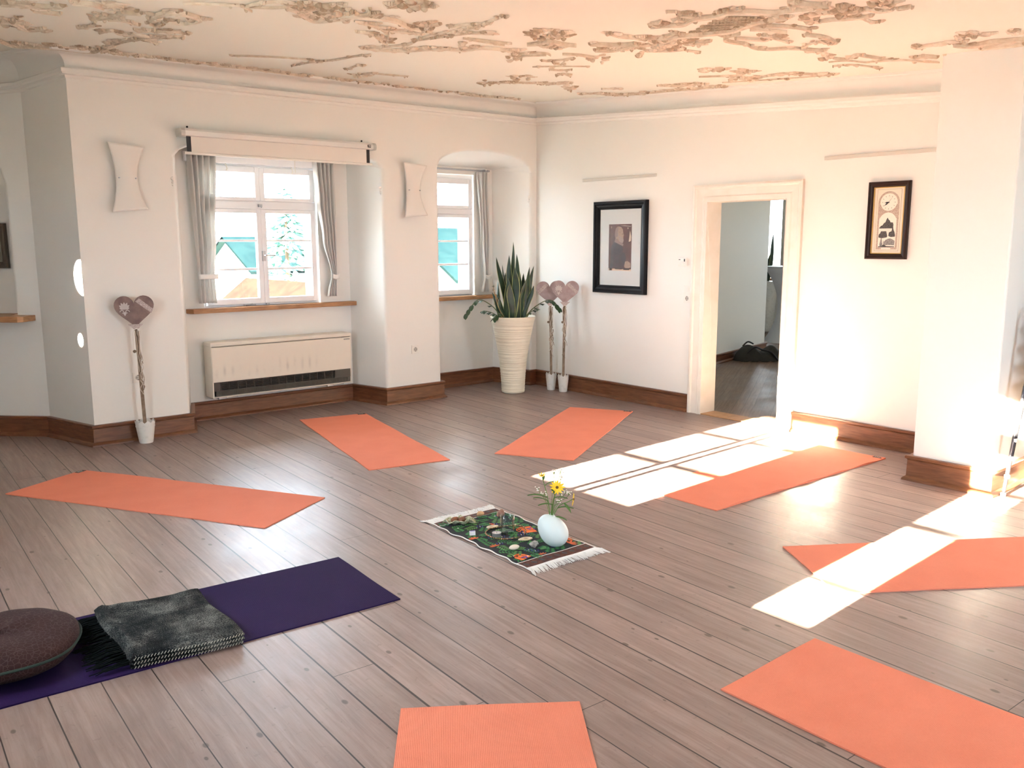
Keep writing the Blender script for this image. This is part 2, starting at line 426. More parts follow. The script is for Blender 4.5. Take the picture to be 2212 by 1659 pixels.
# ---------------------------------------------------------------- glass, windows
def glass_mat():
    m = bpy.data.materials.new('window_glass'); m.use_nodes = True; N = m.node_tree.nodes; L = m.node_tree.links
    N.remove(N['Principled BSDF']); out = N['Material Output']
    t = N.new('ShaderNodeBsdfTransparent'); g = N.new('ShaderNodeBsdfGlossy'); g.inputs['Roughness'].default_value = .02
    lw = N.new('ShaderNodeLayerWeight'); lw.inputs['Blend'].default_value = .5
    pw_ = N.new('ShaderNodeMath'); pw_.operation='POWER'; L.new(lw.outputs['Facing'], pw_.inputs[0]); pw_.inputs[1].default_value = 4
    f = N.new('ShaderNodeMath'); f.operation='MULTIPLY_ADD'; L.new(pw_.outputs[0], f.inputs[0]); f.inputs[1].default_value=.5; f.inputs[2].default_value=.035
    x = N.new('ShaderNodeMixShader'); L.new(f.outputs[0], x.inputs[0]); L.new(t.outputs[0], x.inputs[1]); L.new(g.outputs[0], x.inputs[2]); L.new(x.outputs[0], out.inputs[0])
    return m
M_glass = glass_mat()

def window(name, P, x0, x1, z0, z1, cols, rows, top, handle=None, slab=None):
    """P(x,d,z) maps to the wall; cols = glass column spans, rows = lower glass rows, top = upper glass row"""
    r = MB()
    def bx(m,a,b,mi=0):
        lo = P(*a); hi = P(*b); m.box([min(p,q) for p,q in zip(lo,hi)],[max(p,q) for p,q in zip(lo,hi)],mi)
    gx0 = cols[0][0]; gx1 = cols[-1][1]
    # fixed frame
    for a,b in (((x0,0,z0),(gx0-.055,.06,z1)),((gx1+.055,0,z0),(x1,.06,z1)),((gx0-.055,0,z0),(gx1+.055,.06,rows[0][0]-.052)),((gx0-.055,0,top[1]+.055),(gx1+.055,.06,z1)),
                ((gx0-.055,-.012,rows[-1][1]+.035),(gx1+.055,.06,top[0]-.032))): bx(r,a,b)
    root = struct(r.build(name, M_frame, bevel=.004))
    for (ca,cb) in cols:
        for seg in ('low','top'):
            zs = rows if seg=='low' else [top]
            s = MB(); e = .045
            za = zs[0][0]-(.05 if seg=='low' else .030); zb = zs[-1][1]+(.033 if seg=='low' else .05)
            l = ca-e; rr = cb+e
            bx(s,(l,-.022,za),(ca,.035,zb)); bx(s,(cb,-.022,za),(rr,.035,zb)); bx(s,(ca,-.022,za),(cb,.035,zs[0][0])); bx(s,(ca,-.022,zs[-1][1]),(cb,.035,zb))
            for q0,q1 in zip(zs[:-1],zs[1:]): bx(s,(ca,-.010,q0[1]),(cb,.028,q1[0]))
            so_ = s.build('sash', M_frame, parent=root, bevel=.004)
            g = MB(); bx(g,(ca-.004,.010,zs[0][0]-.004),(cb+.004,.013,zs[-1][1]+.004)); g.build('pane', M_glass, parent=so_)
    return root
Pw = lambda x,d,z: (x, YN+.015+d, z)
win1 = window('window_1', Pw, 2.83,3.96,.99,2.30, [(2.905,3.350),(3.440,3.885)], [(1.062,1.313),(1.334,1.568),(1.588,1.823)], (1.962,2.178))
hm = MB(); hm.box((3.385,YN-.030,1.395),(3.412,YN-.005,1.485)); hm.tube([(3.398,YN-.03,1.447),(3.398,YN-.055,1.447),(3.49,YN-.055,1.443)],.007,8)
hm.build('window_handle', M_steel, parent=win1, smooth=True)
lt = MB(); lt.box((3.370,YN-.028,1.878),(3.402,YN-.004,1.902)); lt.tube([(3.386,YN-.03,1.885),(3.386,YN-.045,1.872)],.005,6)
lt.box((3.19,YN-.02,1.000),(3.30,YN-.004,1.008)); lt.tube([(3.20,YN-.03,.998),(3.26,YN-.034,1.012)],.004,6); lt.box((3.40,YN-.026,1.000),(3.43,YN-.005,1.012))
lt.build('window_latch', M_steel, parent=win1)
ho = MB()
for hx in (3.08,3.70): ho.tube([(hx,YN-.02,2.245),(hx,YN-.035,2.235),(hx+.012,YN-.035,2.20),(hx,YN-.03,2.185)],.006,6)
ho.build('curtain_hook', M_plastic, parent=win1)
win2 = window('window_2', Pw, 5.20,5.83,.99,2.27, [(5.275,5.753)], [(1.052,1.313),(1.334,1.560),(1.580,1.818)], (1.945,2.170))
# grey wooden board with two curtain tracks over window 1
mb = MB(); mb.box((2.72,YN-.045,2.245),(4.12,YN-.002,2.33)); mb.box((2.72,YN-.10,2.305),(4.14,YN-.045,2.325)); 
pel = mb.build('trim_3', M_frame, bevel=.004); struct(pel)
# sunny side windows (cast the sun patches)
Pg = lambda y,d,z: (XG-.01-d*.3, y, z)
window('window_3', Pg, SA[0],SA[1],SA[2],SA[3], [(3.155,3.545),(3.674,4.046)], [(1.068,1.285),(1.320,1.540),(1.575,1.80)], (1.945,2.165))
window('window_4', Pg, SB[0],SB[1],SB[2],SB[3], [(1.594,1.866)], [(.886,1.02),(1.035,1.285),(1.320,1.540),(1.575,1.80)], (1.945,2.165))
for i,s in enumerate(FILL_WINDOWS):  # builds the added sky-fill window
    Pf = lambda x,d,z: (x,-1.70-d,z)
    mx=(s[0]+s[1])/2
    window('window_%d'%(5+i), Pf, s[0],s[1],s[2],s[3], [(s[0]+.09,mx-.05),(mx+.05,s[1]-.09)], [(s[2]+.09,1.30),(1.33,1.56),(1.59,1.86)], (1.98,s[3]-.09))
# unseen panel added in the side opening; its ovals shape the bay's sun patches
mb = MB()
y0,y1,z0,z1 = SCW
def hole(cy,cz,ry,rz,n=24): return [(cy+ry*math.cos(2*PI*i/n), cz+rz*math.sin(2*PI*i/n)) for i in range(n)]
def panel(ya,yb,za,zb,h,clip=None):
    n=len(h); cy=sum(p[0] for p in h)/n; cz=sum(p[1] for p in h)/n
    r = [(yb,za),(yb,zb),(ya,zb),(ya,za)]
    def ray_out(a):
        dy,dz=math.cos(a),math.sin(a)
        t=min([((yb-cy) if dy>0 else (ya-cy))/dy if abs(dy)>1e-9 else 1e9, ((zb-cz) if dz>0 else (za-cz))/dz if abs(dz)>1e-9 else 1e9])
        return (cy+dy*t,cz+dz*t)
    ry=max(p[0] for p in h)-cy; rz=max(p[1] for p in h)-cz
    angs=sorted([2*PI*i/48 for i in range(48)]+[math.atan2(c[1]-cz,c[0]-cy)%(2*PI) for c in r])
    def inner(a):
        k=1/math.sqrt((math.cos(a)/ry)**2+(math.sin(a)/rz)**2); return (cy+k*math.cos(a),cz+k*math.sin(a))
    inner0=inner
    def inner(a):
        p=inner0(a); return (max(p[0],clip),p[1]) if clip else p
    for a,b in zip(angs, angs[1:]+[angs[0]]):
        for X in (XG,XG+.02): mb.add([(X,*inner(a)),(X,*inner(b)),(X,*ray_out(b)),(X,*ray_out(a))],[(0,1,2,3)])
        mb.add([(XG,*inner(a)),(XG,*inner(b)),(XG+.02,*inner(b)),(XG+.02,*inner(a))],[(0,1,2,3)])
panel(y0,y1,1.60,z1,hole(7.025,1.862,.10,.135),7.020)
panel(y0,y1,z0,1.60,hole(7.108,1.378,.034,.052))
struct(mb.build('window_6', M_base))

# portals so that daylight is sampled through the openings
def portal(loc, rot, sx, sy):
    l = bpy.data.lights.new('portal','AREA'); l.shape='RECTANGLE'; l.size=sx; l.size_y=sy; l.cycles.is_portal=True
    o = bpy.data.objects.new('portal', l); C.objects.link(o); o.location=loc; o.rotation_euler=rot
portal((3.395,YN+.10,1.64),(-PI/2,0,0),1.15,1.32); portal((5.51,YN+.10,1.62),(-PI/2,0,0),.66,1.3)
portal((XG-.06,3.6,1.62),(0,-PI/2,0),1.22,1.0); portal((XG-.06,1.73,1.53),(0,-PI/2,0),1.4,.36)
for s in FILL_WINDOWS: portal(((s[0]+s[1])/2,-1.78,1.62),(PI/2,0,0),1.3,1.55)

# window sills
def sill(name, poly, z, t=.035, ov=0):
    m = MB(); m.prism(poly, lambda a,b,d:(a,b,d), z-t, z); return struct(m.build(name, M_sill, bevel=.004))
sill('trim_4', [(2.675,7.555),(2.70,7.49),(4.30,7.49),(4.30,7.56),(4.285,7.60),(2.665,7.60)], .992, .04)
sill('trim_5', [(5.10,7.49),(6.11,7.49),(6.09,7.60),(5.10,7.60)], .985, .04)
def pb2(s,d): q = P1+DB*s+NB*d; return (q.x,q.y)
sill('trim_6', [pb2(.045,-.16),pb2(.075,-.19),pb2(1.5,-.19),pb2(1.5,.16),pb2(.25,.16),pb2(.25,0),pb2(.045,0)], .992, .045)

# ---------------------------------------------------------------- door
mb = MB()
cw = .125
outer = [(DY1+cw,0),(DY1+cw,DZ+cw),(DY0-cw,DZ+cw),(DY0-cw,0)]
prof = [(0,.0),(0,.030),(.018,.036),(.030,.034),(.040,.022),(.095,.018),(.108,.026),(.123,.026),(.125,.0)]  # along width from outer edge, out of wall
def casing_ring(y,z,dy,dz): return [Vector((XD-b, y+dy*a, z+dz*a)) for a,b in prof]
rings = [casing_ring(DY1+cw,0,-1,0), casing_ring(DY1+cw,DZ+cw,-1,-1), casing_ring(DY0-cw,DZ+cw,1,-1), casing_ring(DY0-cw,0,1,0)]
mb.loft(rings)
door = struct(mb.build('door_1', M_casing))
mb = MB()
mb.box((XD-.024,DY1-.022,0),(XD2+.02,DY1+.006,DZ+.006)); mb.box((XD-.024,DY0-.006,0),(XD2+.02,DY0+.022,DZ+.006)); mb.box((XD-.024,DY0+.022,DZ-.022),(XD2+.02,DY1-.022,DZ+.006))
mb.build('door_jamb', M_casing, parent=door, bevel=.003)
mb = MB(); mb.prism([(XD-.015,DY0+.02),(XD2+.015,DY0+.02),(XD2+.015,DY1-.02),(XD-.015,DY1-.02)],lambda a,b,d:(a,b,d),.0,.008)
mb.build('threshold', M_threshold, parent=door, bevel=.002)

# ---------------------------------------------------------------- room beyond the door
ha = Vector((XD2, 6.20)); hb = Vector((10.76, 7.16))
mb = MB(); 
d = (hb-ha).normalized(); nrm = Vector((-d.y,d.x))
q = [ha, hb, hb+nrm*.45, ha+nrm*.45]
mb.add([(p.x,p.y,z) for z in (0,2.9) for p in q],[(0,1,5,4),(1,2,6,5),(2,3,7,6),(3,0,4,7)])
struct(mb.build('wall_hall_left', M_wall, bevel=.01))
# far wall: its window, an unseen opening added to light the table, closing walls
HX = 13.75; HW = (8.90,9.22,.90,2.45)
mb = MB()
for a,b in (((3.4,0),(5.2,3.0)),((6.5,0),(HW[0],3.0)),((5.2,0),(6.5,1.5)),((5.2,2.1),(6.5,3.0)),((HW[1],0),(11,3.0)),((HW[0],0),(HW[1],HW[2])),((HW[0],HW[3]),(HW[1],3.0))):
    mb.box((HX,a[0],a[1]),(HX+.35,b[0],b[1]))
mb.box((XD2,3.2,0),(HX,3.4,3.0))

mb.box((8.0,10.6,0),(HX,10.8,3.0)); mb.box((8.0,7.1,0),(8.2,10.8,3.0))
struct(mb.build('wall_hall', M_wall))
mb = MB(); mb.box((XD2,3.2,2.9),(HX+.3,10.9,3.1)); struct(mb.build('ceiling_hall', M_ceil))
portal((HX+.4,5.85,1.8),(0,PI/2,0),.6,1.3)
portal((HX+.4,9.06,1.7),(0,PI/2,0),1.6,.34)
baseboard('baseboard_hall', [tuple(ha+Vector((.02,0))), tuple(hb), tuple(hb+nrm*.45)], .12)
baseboard('baseboard_hall_far', [(HX,10.5),(HX,3.5)], .12)
mb = MB(); mb.box((HX-.12,8.74,.86),(HX+.3,9.36,.90)); struct(mb.build('trim_7', M_sill, bevel=.004))
# ---------------------------------------------------------------- ceiling stucco
M_st = mat('stucco_tan', (.60,.51,.39), .9, spec=.2, mottle=(24,(.74,.66,.54),.35,.7), bump=(60,.6,.01))  # own tan tint; mottling and the dark copy stand in for relief shading
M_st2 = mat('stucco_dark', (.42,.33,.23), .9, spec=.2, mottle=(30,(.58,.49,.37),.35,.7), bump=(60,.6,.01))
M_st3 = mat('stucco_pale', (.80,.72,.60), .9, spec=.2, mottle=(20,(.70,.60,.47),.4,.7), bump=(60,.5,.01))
STROKES=[(0.05,3,[(1.315,6.978),(1.429,7.137),(1.524,7.176),(1.675,7.183),(1.812,7.111),(1.900,6.967),(1.895,6.776)]),(0.03,4,[(1.948,7.148),(2.058,7.078),(2.176,7.035),(2.329,6.986),(2.571,6.981),(2.788,6.980),(2.991,6.923),(3.314,6.939),(3.772,7.006),(4.192,7.021),(4.546,7.119),(5.033,7.066),(5.500,6.940),(5.823,6.828)]),(0.025,2,[(1.902,6.800),(1.886,6.364),(1.944,6.069),(2.029,5.885),(2.134,5.810)]),(0.06,2,[(1.049,5.476),(1.105,5.429),(1.165,5.396),(1.242,5.343),(1.305,5.271)]),(0.04,2,[(1.213,5.522),(1.284,5.534),(1.350,5.516)]),(0.05,2,[(1.314,5.122),(1.402,5.073),(1.474,5.130)]),(0.04,2,[(1.442,5.011),(1.520,5.006),(1.563,5.137)]),(0.04,3,[(1.518,5.561),(1.577,5.370),(1.598,5.190),(1.669,5.145)]),(0.03,2,[(1.606,5.519),(1.682,5.473),(1.778,5.534)]),(0.05,2,[(1.760,5.297),(1.750,5.052),(1.816,4.956),(1.923,5.006),(1.969,5.094),(1.946,5.247),(1.851,5.275)]),(0.03,2,[(1.791,5.409),(1.855,5.486),(1.847,5.342)]),(0.03,1,[(1.555,5.958),(1.593,5.798),(1.567,5.651)]),(0.05,3,[(1.167,6.144),(1.197,6.042),(1.265,6.141),(1.344,6.282),(1.408,6.158)]),(0.03,3,[(1.810,5.725),(1.891,5.723),(1.965,5.611),(2.048,5.608),(2.095,5.701)]),(0.03,2,[(1.700,6.052),(1.720,5.880),(1.803,5.978),(1.902,5.935),(1.971,5.929)]),(0.03,2,[(1.906,6.485),(1.917,6.268),(1.950,6.089),(2.004,6.077),(2.106,6.207)]),(0.02,0,[(1.739,4.705),(1.798,4.638),(1.891,4.566),(1.972,4.524),(2.076,4.619)]),(0.02,0,[(1.990,4.538),(2.008,4.381),(2.059,4.275),(2.165,4.235)]),(0.02,0,[(1.977,4.536),(2.109,4.436),(2.170,4.297)]),(0.045,2,[(2.148,4.357),(2.214,4.386),(2.318,4.487),(2.416,4.569),(2.459,4.439),(2.488,4.290),(2.569,4.234),(2.640,4.209),(2.741,4.228),(2.851,4.305),(2.969,4.340)]),(0.03,1,[(2.446,4.191),(2.500,4.238),(2.527,4.188),(2.465,4.062)]),(0.03,3,[(2.616,4.436),(2.696,4.446),(2.826,4.510),(2.939,4.488),(3.011,4.426),(2.969,4.294),(2.906,4.156),(2.940,4.116)]),(0.03,2,[(2.758,4.707),(2.837,4.682),(2.978,4.807),(3.100,4.923),(2.861,4.514)]),(0.02,1,[(3.120,5.242),(3.170,5.063),(3.227,4.877),(3.146,4.602),(3.127,4.380),(3.153,4.232),(3.134,4.033),(3.075,3.835),(3.044,3.680)]),(0.025,2,[(3.031,4.155),(3.058,4.018),(3.134,3.970)]),(0.02,1,[(3.166,4.707),(3.183,4.557),(3.191,4.423)]),(0.025,2,[(3.183,4.557),(3.199,4.340),(3.233,4.205),(3.331,4.134)]),(0.035,4,[(3.100,5.208),(3.242,5.180),(3.354,5.071),(3.400,4.922),(3.467,4.808),(3.579,4.757),(3.599,4.585),(3.710,4.533),(3.808,4.529)]),(0.02,0,[(3.330,4.378),(3.493,4.358),(3.632,4.320)]),(0.02,1,[(3.207,6.468),(3.214,6.103),(3.268,5.920),(3.272,5.595),(3.313,5.475)]),(0.02,0,[(3.179,6.035),(2.990,6.098),(2.824,6.203),(2.670,6.331)]),(0.02,1,[(3.593,6.292),(3.530,6.040),(3.538,5.950)]),(0.02,1,[(3.818,6.538),(3.828,6.335),(3.907,6.321),(4.131,6.254)]),(0.04,0,[(3.691,4.247),(3.717,4.161),(3.701,4.051),(3.819,4.062),(3.908,4.032)]),(0.02,0,[(3.312,4.400),(3.476,4.405),(3.636,4.397)]),(0.02,0,[(3.913,4.612),(3.955,4.496),(4.026,4.437),(4.112,4.486)]),(0.02,0,[(4.095,4.811),(4.009,4.651),(4.079,4.496)]),(0.025,0,[(4.106,4.367),(4.200,4.310),(4.337,4.296)]),(0.02,1,[(4.214,4.692),(4.273,4.686),(4.289,4.561),(4.279,4.437)]),(0.012,0,[(4.403,5.004),(4.490,4.848),(4.633,4.659)]),(0.02,1,[(4.563,4.993),(4.650,4.959),(4.663,4.858)]),(0.02,1,[(4.848,5.219),(4.781,5.083),(4.931,5.152)]),(0.015,0,[(4.354,4.725),(4.451,4.747),(4.288,4.527)]),(0.04,1,[(3.938,3.942),(3.982,3.887),(4.065,3.811),(4.081,3.712)]),(0.04,3,[(4.118,4.080),(4.182,3.999),(4.145,3.847),(4.123,3.713)]),(0.035,2,[(3.744,3.589),(3.845,3.606),(3.949,3.575),(4.029,3.574)]),(0.03,1,[(3.982,3.534),(4.041,3.462),(3.956,3.290)]),(0.03,2,[(4.331,3.841),(4.408,3.773),(4.441,3.616)]),(0.02,1,[(4.506,3.650),(4.596,3.623)]),(0.03,1,[(4.304,3.437),(4.300,3.315)]),(0.025,3,[(4.792,6.110),(4.893,5.858),(5.121,5.643),(5.246,5.464)]),(0.02,1,[(5.186,5.715),(5.201,5.529),(5.196,5.429)]),(0.025,4,[(5.841,5.990),(5.934,5.783),(6.117,5.781),(6.150,5.526),(6.119,5.122),(6.115,4.770),(6.110,4.554)]),(0.02,2,[(5.675,5.531),(5.767,5.397)]),(0.025,3,[(5.806,4.936),(5.907,4.847),(5.858,4.594)]),(0.04,1,[(3.732,3.280),(3.758,3.189),(3.792,3.108),(3.724,2.978),(3.733,2.841),(3.699,2.759),(3.730,2.673),(3.834,2.586),(3.840,2.464),(3.868,2.383)]),(0.045,1,[(4.024,3.482),(4.056,3.373),(4.076,3.256),(4.096,3.144),(4.103,3.026),(4.058,2.934),(3.989,2.799),(3.973,2.706),(3.972,2.598)]),(0.02,2,[(3.500,2.972),(3.529,2.938)]),(0.04,2,[(3.588,2.957),(3.659,2.927),(3.650,2.885)]),(0.03,2,[(3.671,3.040),(3.741,3.052)]),(0.03,2,[(3.661,2.786),(3.686,2.723),(3.661,2.638)]),(0.03,0,[(4.163,3.018),(4.090,2.957),(4.067,2.882),(4.118,2.803),(4.189,2.738),(4.305,2.701),(4.405,2.728),(4.446,2.787)]),(0.03,0,[(4.143,2.935),(4.228,2.876),(4.336,2.832)]),(0.035,0,[(4.202,3.037),(4.251,3.159),(4.330,3.230),(4.430,3.231),(4.489,3.209)]),(0.03,1,[(4.489,3.209),(4.658,3.262),(4.752,3.227),(4.790,3.124),(4.855,3.070),(4.998,3.001)]),(0.03,1,[(4.329,3.159),(4.362,3.119),(4.464,3.065),(4.426,2.994)]),(0.03,1,[(4.313,2.993),(4.475,2.981),(4.619,2.998)]),(0.03,1,[(4.470,2.802),(4.562,2.759),(4.731,2.787),(4.811,2.862)]),(0.02,1,[(4.855,3.070),(4.746,2.942),(4.716,2.879)]),(0.02,1,[(4.961,3.104),(5.090,3.056),(5.287,3.107)]),(0.03,1,[(5.287,3.107),(5.390,3.070),(5.272,2.942),(5.339,2.917),(5.483,2.886)]),(0.015,0,[(5.443,3.230),(5.460,3.109),(5.601,3.057),(5.562,2.942),(5.560,2.849)]),(0.015,1,[(5.627,3.304),(5.642,3.177),(5.789,3.125),(5.924,3.130)]),(0.03,1,[(4.175,2.542),(4.177,2.466),(4.217,2.365),(4.208,2.288)]),(0.02,1,[(4.231,2.349),(4.374,2.364),(4.374,2.327)]),(0.03,1,[(4.038,2.221),(4.136,2.204),(4.129,2.132)]),(0.03,1,[(4.142,2.117),(4.128,2.055)]),(0.05,1,[(3.695,2.397),(3.770,2.372),(3.847,2.299)]),(0.02,0,[(5.535,4.365),(5.652,4.069)]),(0.025,3,[(5.817,4.021),(5.745,3.813),(5.800,3.695),(5.897,3.605),(5.972,3.502)]),(0.02,3,[(5.773,4.983),(5.906,4.631)]),(0.012,0,[(5.928,4.443),(6.002,3.901),(6.015,3.528)]),(0.015,0,[(5.600,3.025),(5.647,2.832),(5.770,2.771),(5.875,2.700)]),(0.03,2,[(5.232,2.546),(5.196,2.461),(5.162,2.329)]),(0.035,3,[(5.565,2.718),(5.555,2.641),(5.630,2.604)]),(0.06,0,[(5.236,2.336),(5.327,2.273),(5.270,2.126),(5.289,1.987)]),(0.04,1,[(5.466,2.278),(5.450,2.221),(5.449,2.122),(5.451,2.045)])]
CLUSTERS=[((2.309,4.313),(0.116,-0.134),(0.118,0.224),60),((2.559,3.819),(0.086,-0.098),(0.063,0.094),40),((3.563,3.900),(0.079,-0.096),(0.112,0.123),50),((3.865,4.196),(0.048,-0.059),(0.084,0.091),16),((3.973,4.731),(0.030,-0.038),(0.161,0.192),12),((4.405,4.341),(0.048,-0.062),(0.134,0.132),14),((4.179,3.917),(0.090,-0.113),(0.117,0.109),26),((4.449,3.992),(0.017,-0.021),(0.072,0.064),5),((4.262,3.541),(0.100,-0.123),(0.165,0.136),50),((4.759,5.533),(0.067,-0.094),(0.134,0.156),18),((4.816,6.076),(0.043,-0.061),(0.144,0.182),8),((5.463,5.719),(0.051,-0.075),(0.167,0.175),12),((4.775,2.856),(0.032,-0.040),(0.069,0.040),8),((4.441,2.929),(0.024,-0.029),(0.062,0.040),6),((5.270,3.129),(0.026,-0.033),(0.134,0.078),8),((4.008,2.702),(0.047,-0.056),(0.081,0.054),14),((4.104,2.551),(0.026,-0.031),(0.123,0.075),12),((4.026,2.331),(0.062,-0.072),(0.115,0.065),34),((4.008,2.115),(0.040,-0.046),(0.055,0.028),14),((5.323,4.054),(0.064,-0.086),(0.096,0.072),14),((5.488,3.913),(0.054,-0.073),(0.138,0.098),14),((5.803,4.177),(0.076,-0.106),(0.134,0.095),18),((5.193,2.292),(0.037,-0.045),(0.174,0.075),14),((5.030,2.126),(0.053,-0.064),(0.080,0.033),14),((5.066,1.955),(0.034,-0.041),(0.053,0.020),8),((2.536,4.449),(0.017,-0.020),(0.027,0.049),3),((3.467,4.607),(0.015,-0.019),(0.054,0.072),3),((3.843,6.505),(0.053,-0.073),(0.079,0.134),10),((3.710,3.245),(0.032,-0.037),(0.059,0.051),5),((2.176,4.257),(0.065,-0.074),(0.043,0.086),16),((1.938,6.819),(0.058,-0.072),(0.053,0.194),12),((1.217,6.019),(0.040,-0.047),(0.027,0.142),8)]
LATTICE=[(4.036,3.283),(4.097,2.991),(3.940,2.671),(3.757,2.830)]

regions = {}
def reg(x, y):
    k = ('bay corner' if x < 2.3 else 'window wall' if y > 6.2 and x < 5.3 else 'far corner' if y > 5.2 else 'middle' if y > 3.9 else 'door wall' if y > 2.6 else 'pier')
    if k not in regions: regions[k] = MB()
    return regions[k]
def clampc(p):
    x, y = p
    if x > 1.6: y = min(y, 7.0)
    else: y = min(y, 7.0+(1.6-x)*1.0)
    return (min(x, 6.19), y) if y > 2.5 else (x, y)
def leaf(m, c, a, ln, wd, h, mi, lobes=5):
    cx, cy = c; ca, sa = math.cos(a), math.sin(a); k = lobes*2
    vs = []; 
    bend = random.uniform(-.25,.25)
    for i in range(k+1):
        t = i/k; hw = wd*math.sin(PI*(t*.92+.06))**.7*(1.25 if i%2 else .70)
        yb = bend*ln*math.sin(PI*t)
        for s, dz in ((-1,.002),(-.45,h*.75),(0,h*(.55 if i%2 else .8)),(.45,h*.75),(1,.002)):
            px = t*ln-ln/2; py = yb+s*hw
            x = cx+px*ca-py*sa; y = cy+px*sa+py*ca
            vs.append((x,y,zceil(x,y)-dz*(.4+.6*math.sin(PI*min(1,t*.9+.1)))))
    m.add(vs, [(i*5+j,(i+1)*5+j,(i+1)*5+j+1,i*5+j+1) for i in range(k) for j in range(4)], mi)
def lump(m, c, r, h, mi):
    vs = []; n = 7; ph = random.random()*6
    for k in range(3):
        rr = r*(1,.8,.3)[k]; dz = h*(.02,.7,1)[k]
        for j in range(n):
            a = ph+2*PI*j/n; q = rr*(1+.3*math.sin(3*a+ph)); x = c[0]+q*math.cos(a); y = c[1]+q*math.sin(a)
            vs.append((x,y,zceil(x,y)-dz))
    m.add(vs, [(k*n+j,k*n+(j+1)%n,(k+1)*n+(j+1)%n,(k+1)*n+j) for k in range(2) for j in range(n)]+[tuple(2*n+j for j in range(n))], mi)
for wd, dens, pts in STROKES:
    P = smooth_path([(*clampc(p),0) for p in pts], 8)
    m = reg(P[len(P)//2].x, P[len(P)//2].y)
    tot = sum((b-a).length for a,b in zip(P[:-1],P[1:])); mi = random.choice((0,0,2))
    k = len(P); rings = []
    for i, p in enumerate(P):
        d = (P[min(i+1,k-1)]-P[max(i-1,0)]); d = d.normalized() if d.length>1e-6 else Vector((1,0,0)); nn = Vector((-d.y,d.x,0))
        t = i/(k-1); ww = wd*.28*(.12+.88*math.sin(PI*t)**.6)*(1+.25*math.sin(t*23+wd*99)); h = .004+min(.022,wd*.5)
        rings.append([Vector((q.x,q.y,zceil(q.x,q.y)-dz)) for q,dz in ((p-nn*ww,.001),(p-nn*ww*.8,h*.8),(p-nn*ww*.25,h*.7),(p+nn*ww*.25,h*.7),(p+nn*ww*.8,h),(p+nn*ww,.001))])
    m.loft(rings, mi=mi)
    cnt = int(tot/.05*(.4+dens*.75))
    for _ in range(cnt):
        i = random.randrange(1, k); p = P[i]; d = P[i]-P[i-1]; a = math.atan2(d.y,d.x)
        s = random.choice((-1,1)); off = wd*random.uniform(.2,1.2 if dens<3 else 2.2)*s; nn = Vector((-math.sin(a),math.cos(a),0))
        q = p + nn*off
        q0 = q; q = clampc((q.x,q.y))
        if dens >= 3 and (q[1] > 6.9 or q[0] > 6.1): q = (q[0]-(random.uniform(0,.09) if q[0]>6.1 else 0), q[1]-(random.uniform(0,.11) if q[1]>6.9 else 0))
        L_ = random.uniform(.035,.085)*(1.2 if dens>=2 else .8)
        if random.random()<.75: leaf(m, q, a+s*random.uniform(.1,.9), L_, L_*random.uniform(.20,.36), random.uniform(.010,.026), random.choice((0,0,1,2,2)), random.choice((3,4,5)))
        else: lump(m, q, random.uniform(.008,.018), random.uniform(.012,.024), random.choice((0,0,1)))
    if dens: # curled ends
        for e, dd in ((P[0], P[0]-P[1]), (P[-1], P[-1]-P[-2])):
            lump(m, (e.x,e.y), wd*.32, .018, random.choice((0,1)))
for c0, ax, ay, n in CLUSTERS:
    m = reg(*c0)
    for _ in range(n):
        r = math.sqrt(random.random()); a = random.random()*2*PI
        q = clampc((c0[0]+ax[0]*r*math.cos(a)+ay[0]*r*math.sin(a), c0[1]+ax[1]*r*math.cos(a)+ay[1]*r*math.sin(a)))
        L_ = random.uniform(.04,.10)
        ang = math.atan2(q[1]-c0[1], q[0]-c0[0])+random.uniform(-.6,.6)
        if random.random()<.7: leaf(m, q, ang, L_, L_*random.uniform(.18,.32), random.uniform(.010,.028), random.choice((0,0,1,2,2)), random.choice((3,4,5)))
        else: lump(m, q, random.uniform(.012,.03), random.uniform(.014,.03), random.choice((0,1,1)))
# lattice panel
m = reg(LATTICE[0][0], LATTICE[0][1])
LA = [Vector(p) for p in LATTICE]
def lat(u,v):
    p = (LA[0]*(1-u)+LA[1]*u)*(1-v)+(LA[3]*(1-u)+LA[2]*u)*v; return p
for i in range(13):
    for j in range(6):
        u = (i+.5+(.5 if j%2 else 0))/13.5; v = (j+.5)/6; p = lat(min(u,.98),v)
        u_ = (lat(1,v)-lat(0,v)).normalized(); v_ = (lat(u,1)-lat(u,0)).normalized()
        a = u_*.007; b = v_*.011
        if (i+j)>16: continue
        cs = [p-a-b,p+a-b,p+a+b,p-a+b]
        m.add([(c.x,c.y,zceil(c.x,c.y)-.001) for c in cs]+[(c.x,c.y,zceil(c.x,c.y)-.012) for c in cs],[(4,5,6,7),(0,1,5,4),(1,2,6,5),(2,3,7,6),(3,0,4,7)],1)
for k, m in regions.items():
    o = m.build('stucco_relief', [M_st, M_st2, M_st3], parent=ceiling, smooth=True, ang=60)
    o['label'] = 'tan stucco scrolls and leaves on the ceiling, ' + {'bay corner':'above the left bay corner','window wall':'along the window wall','far corner':'above the far corner','middle':'in the middle above the plant','door wall':'with a lattice panel near the door wall','pier':'around the head of the pier'}[k]

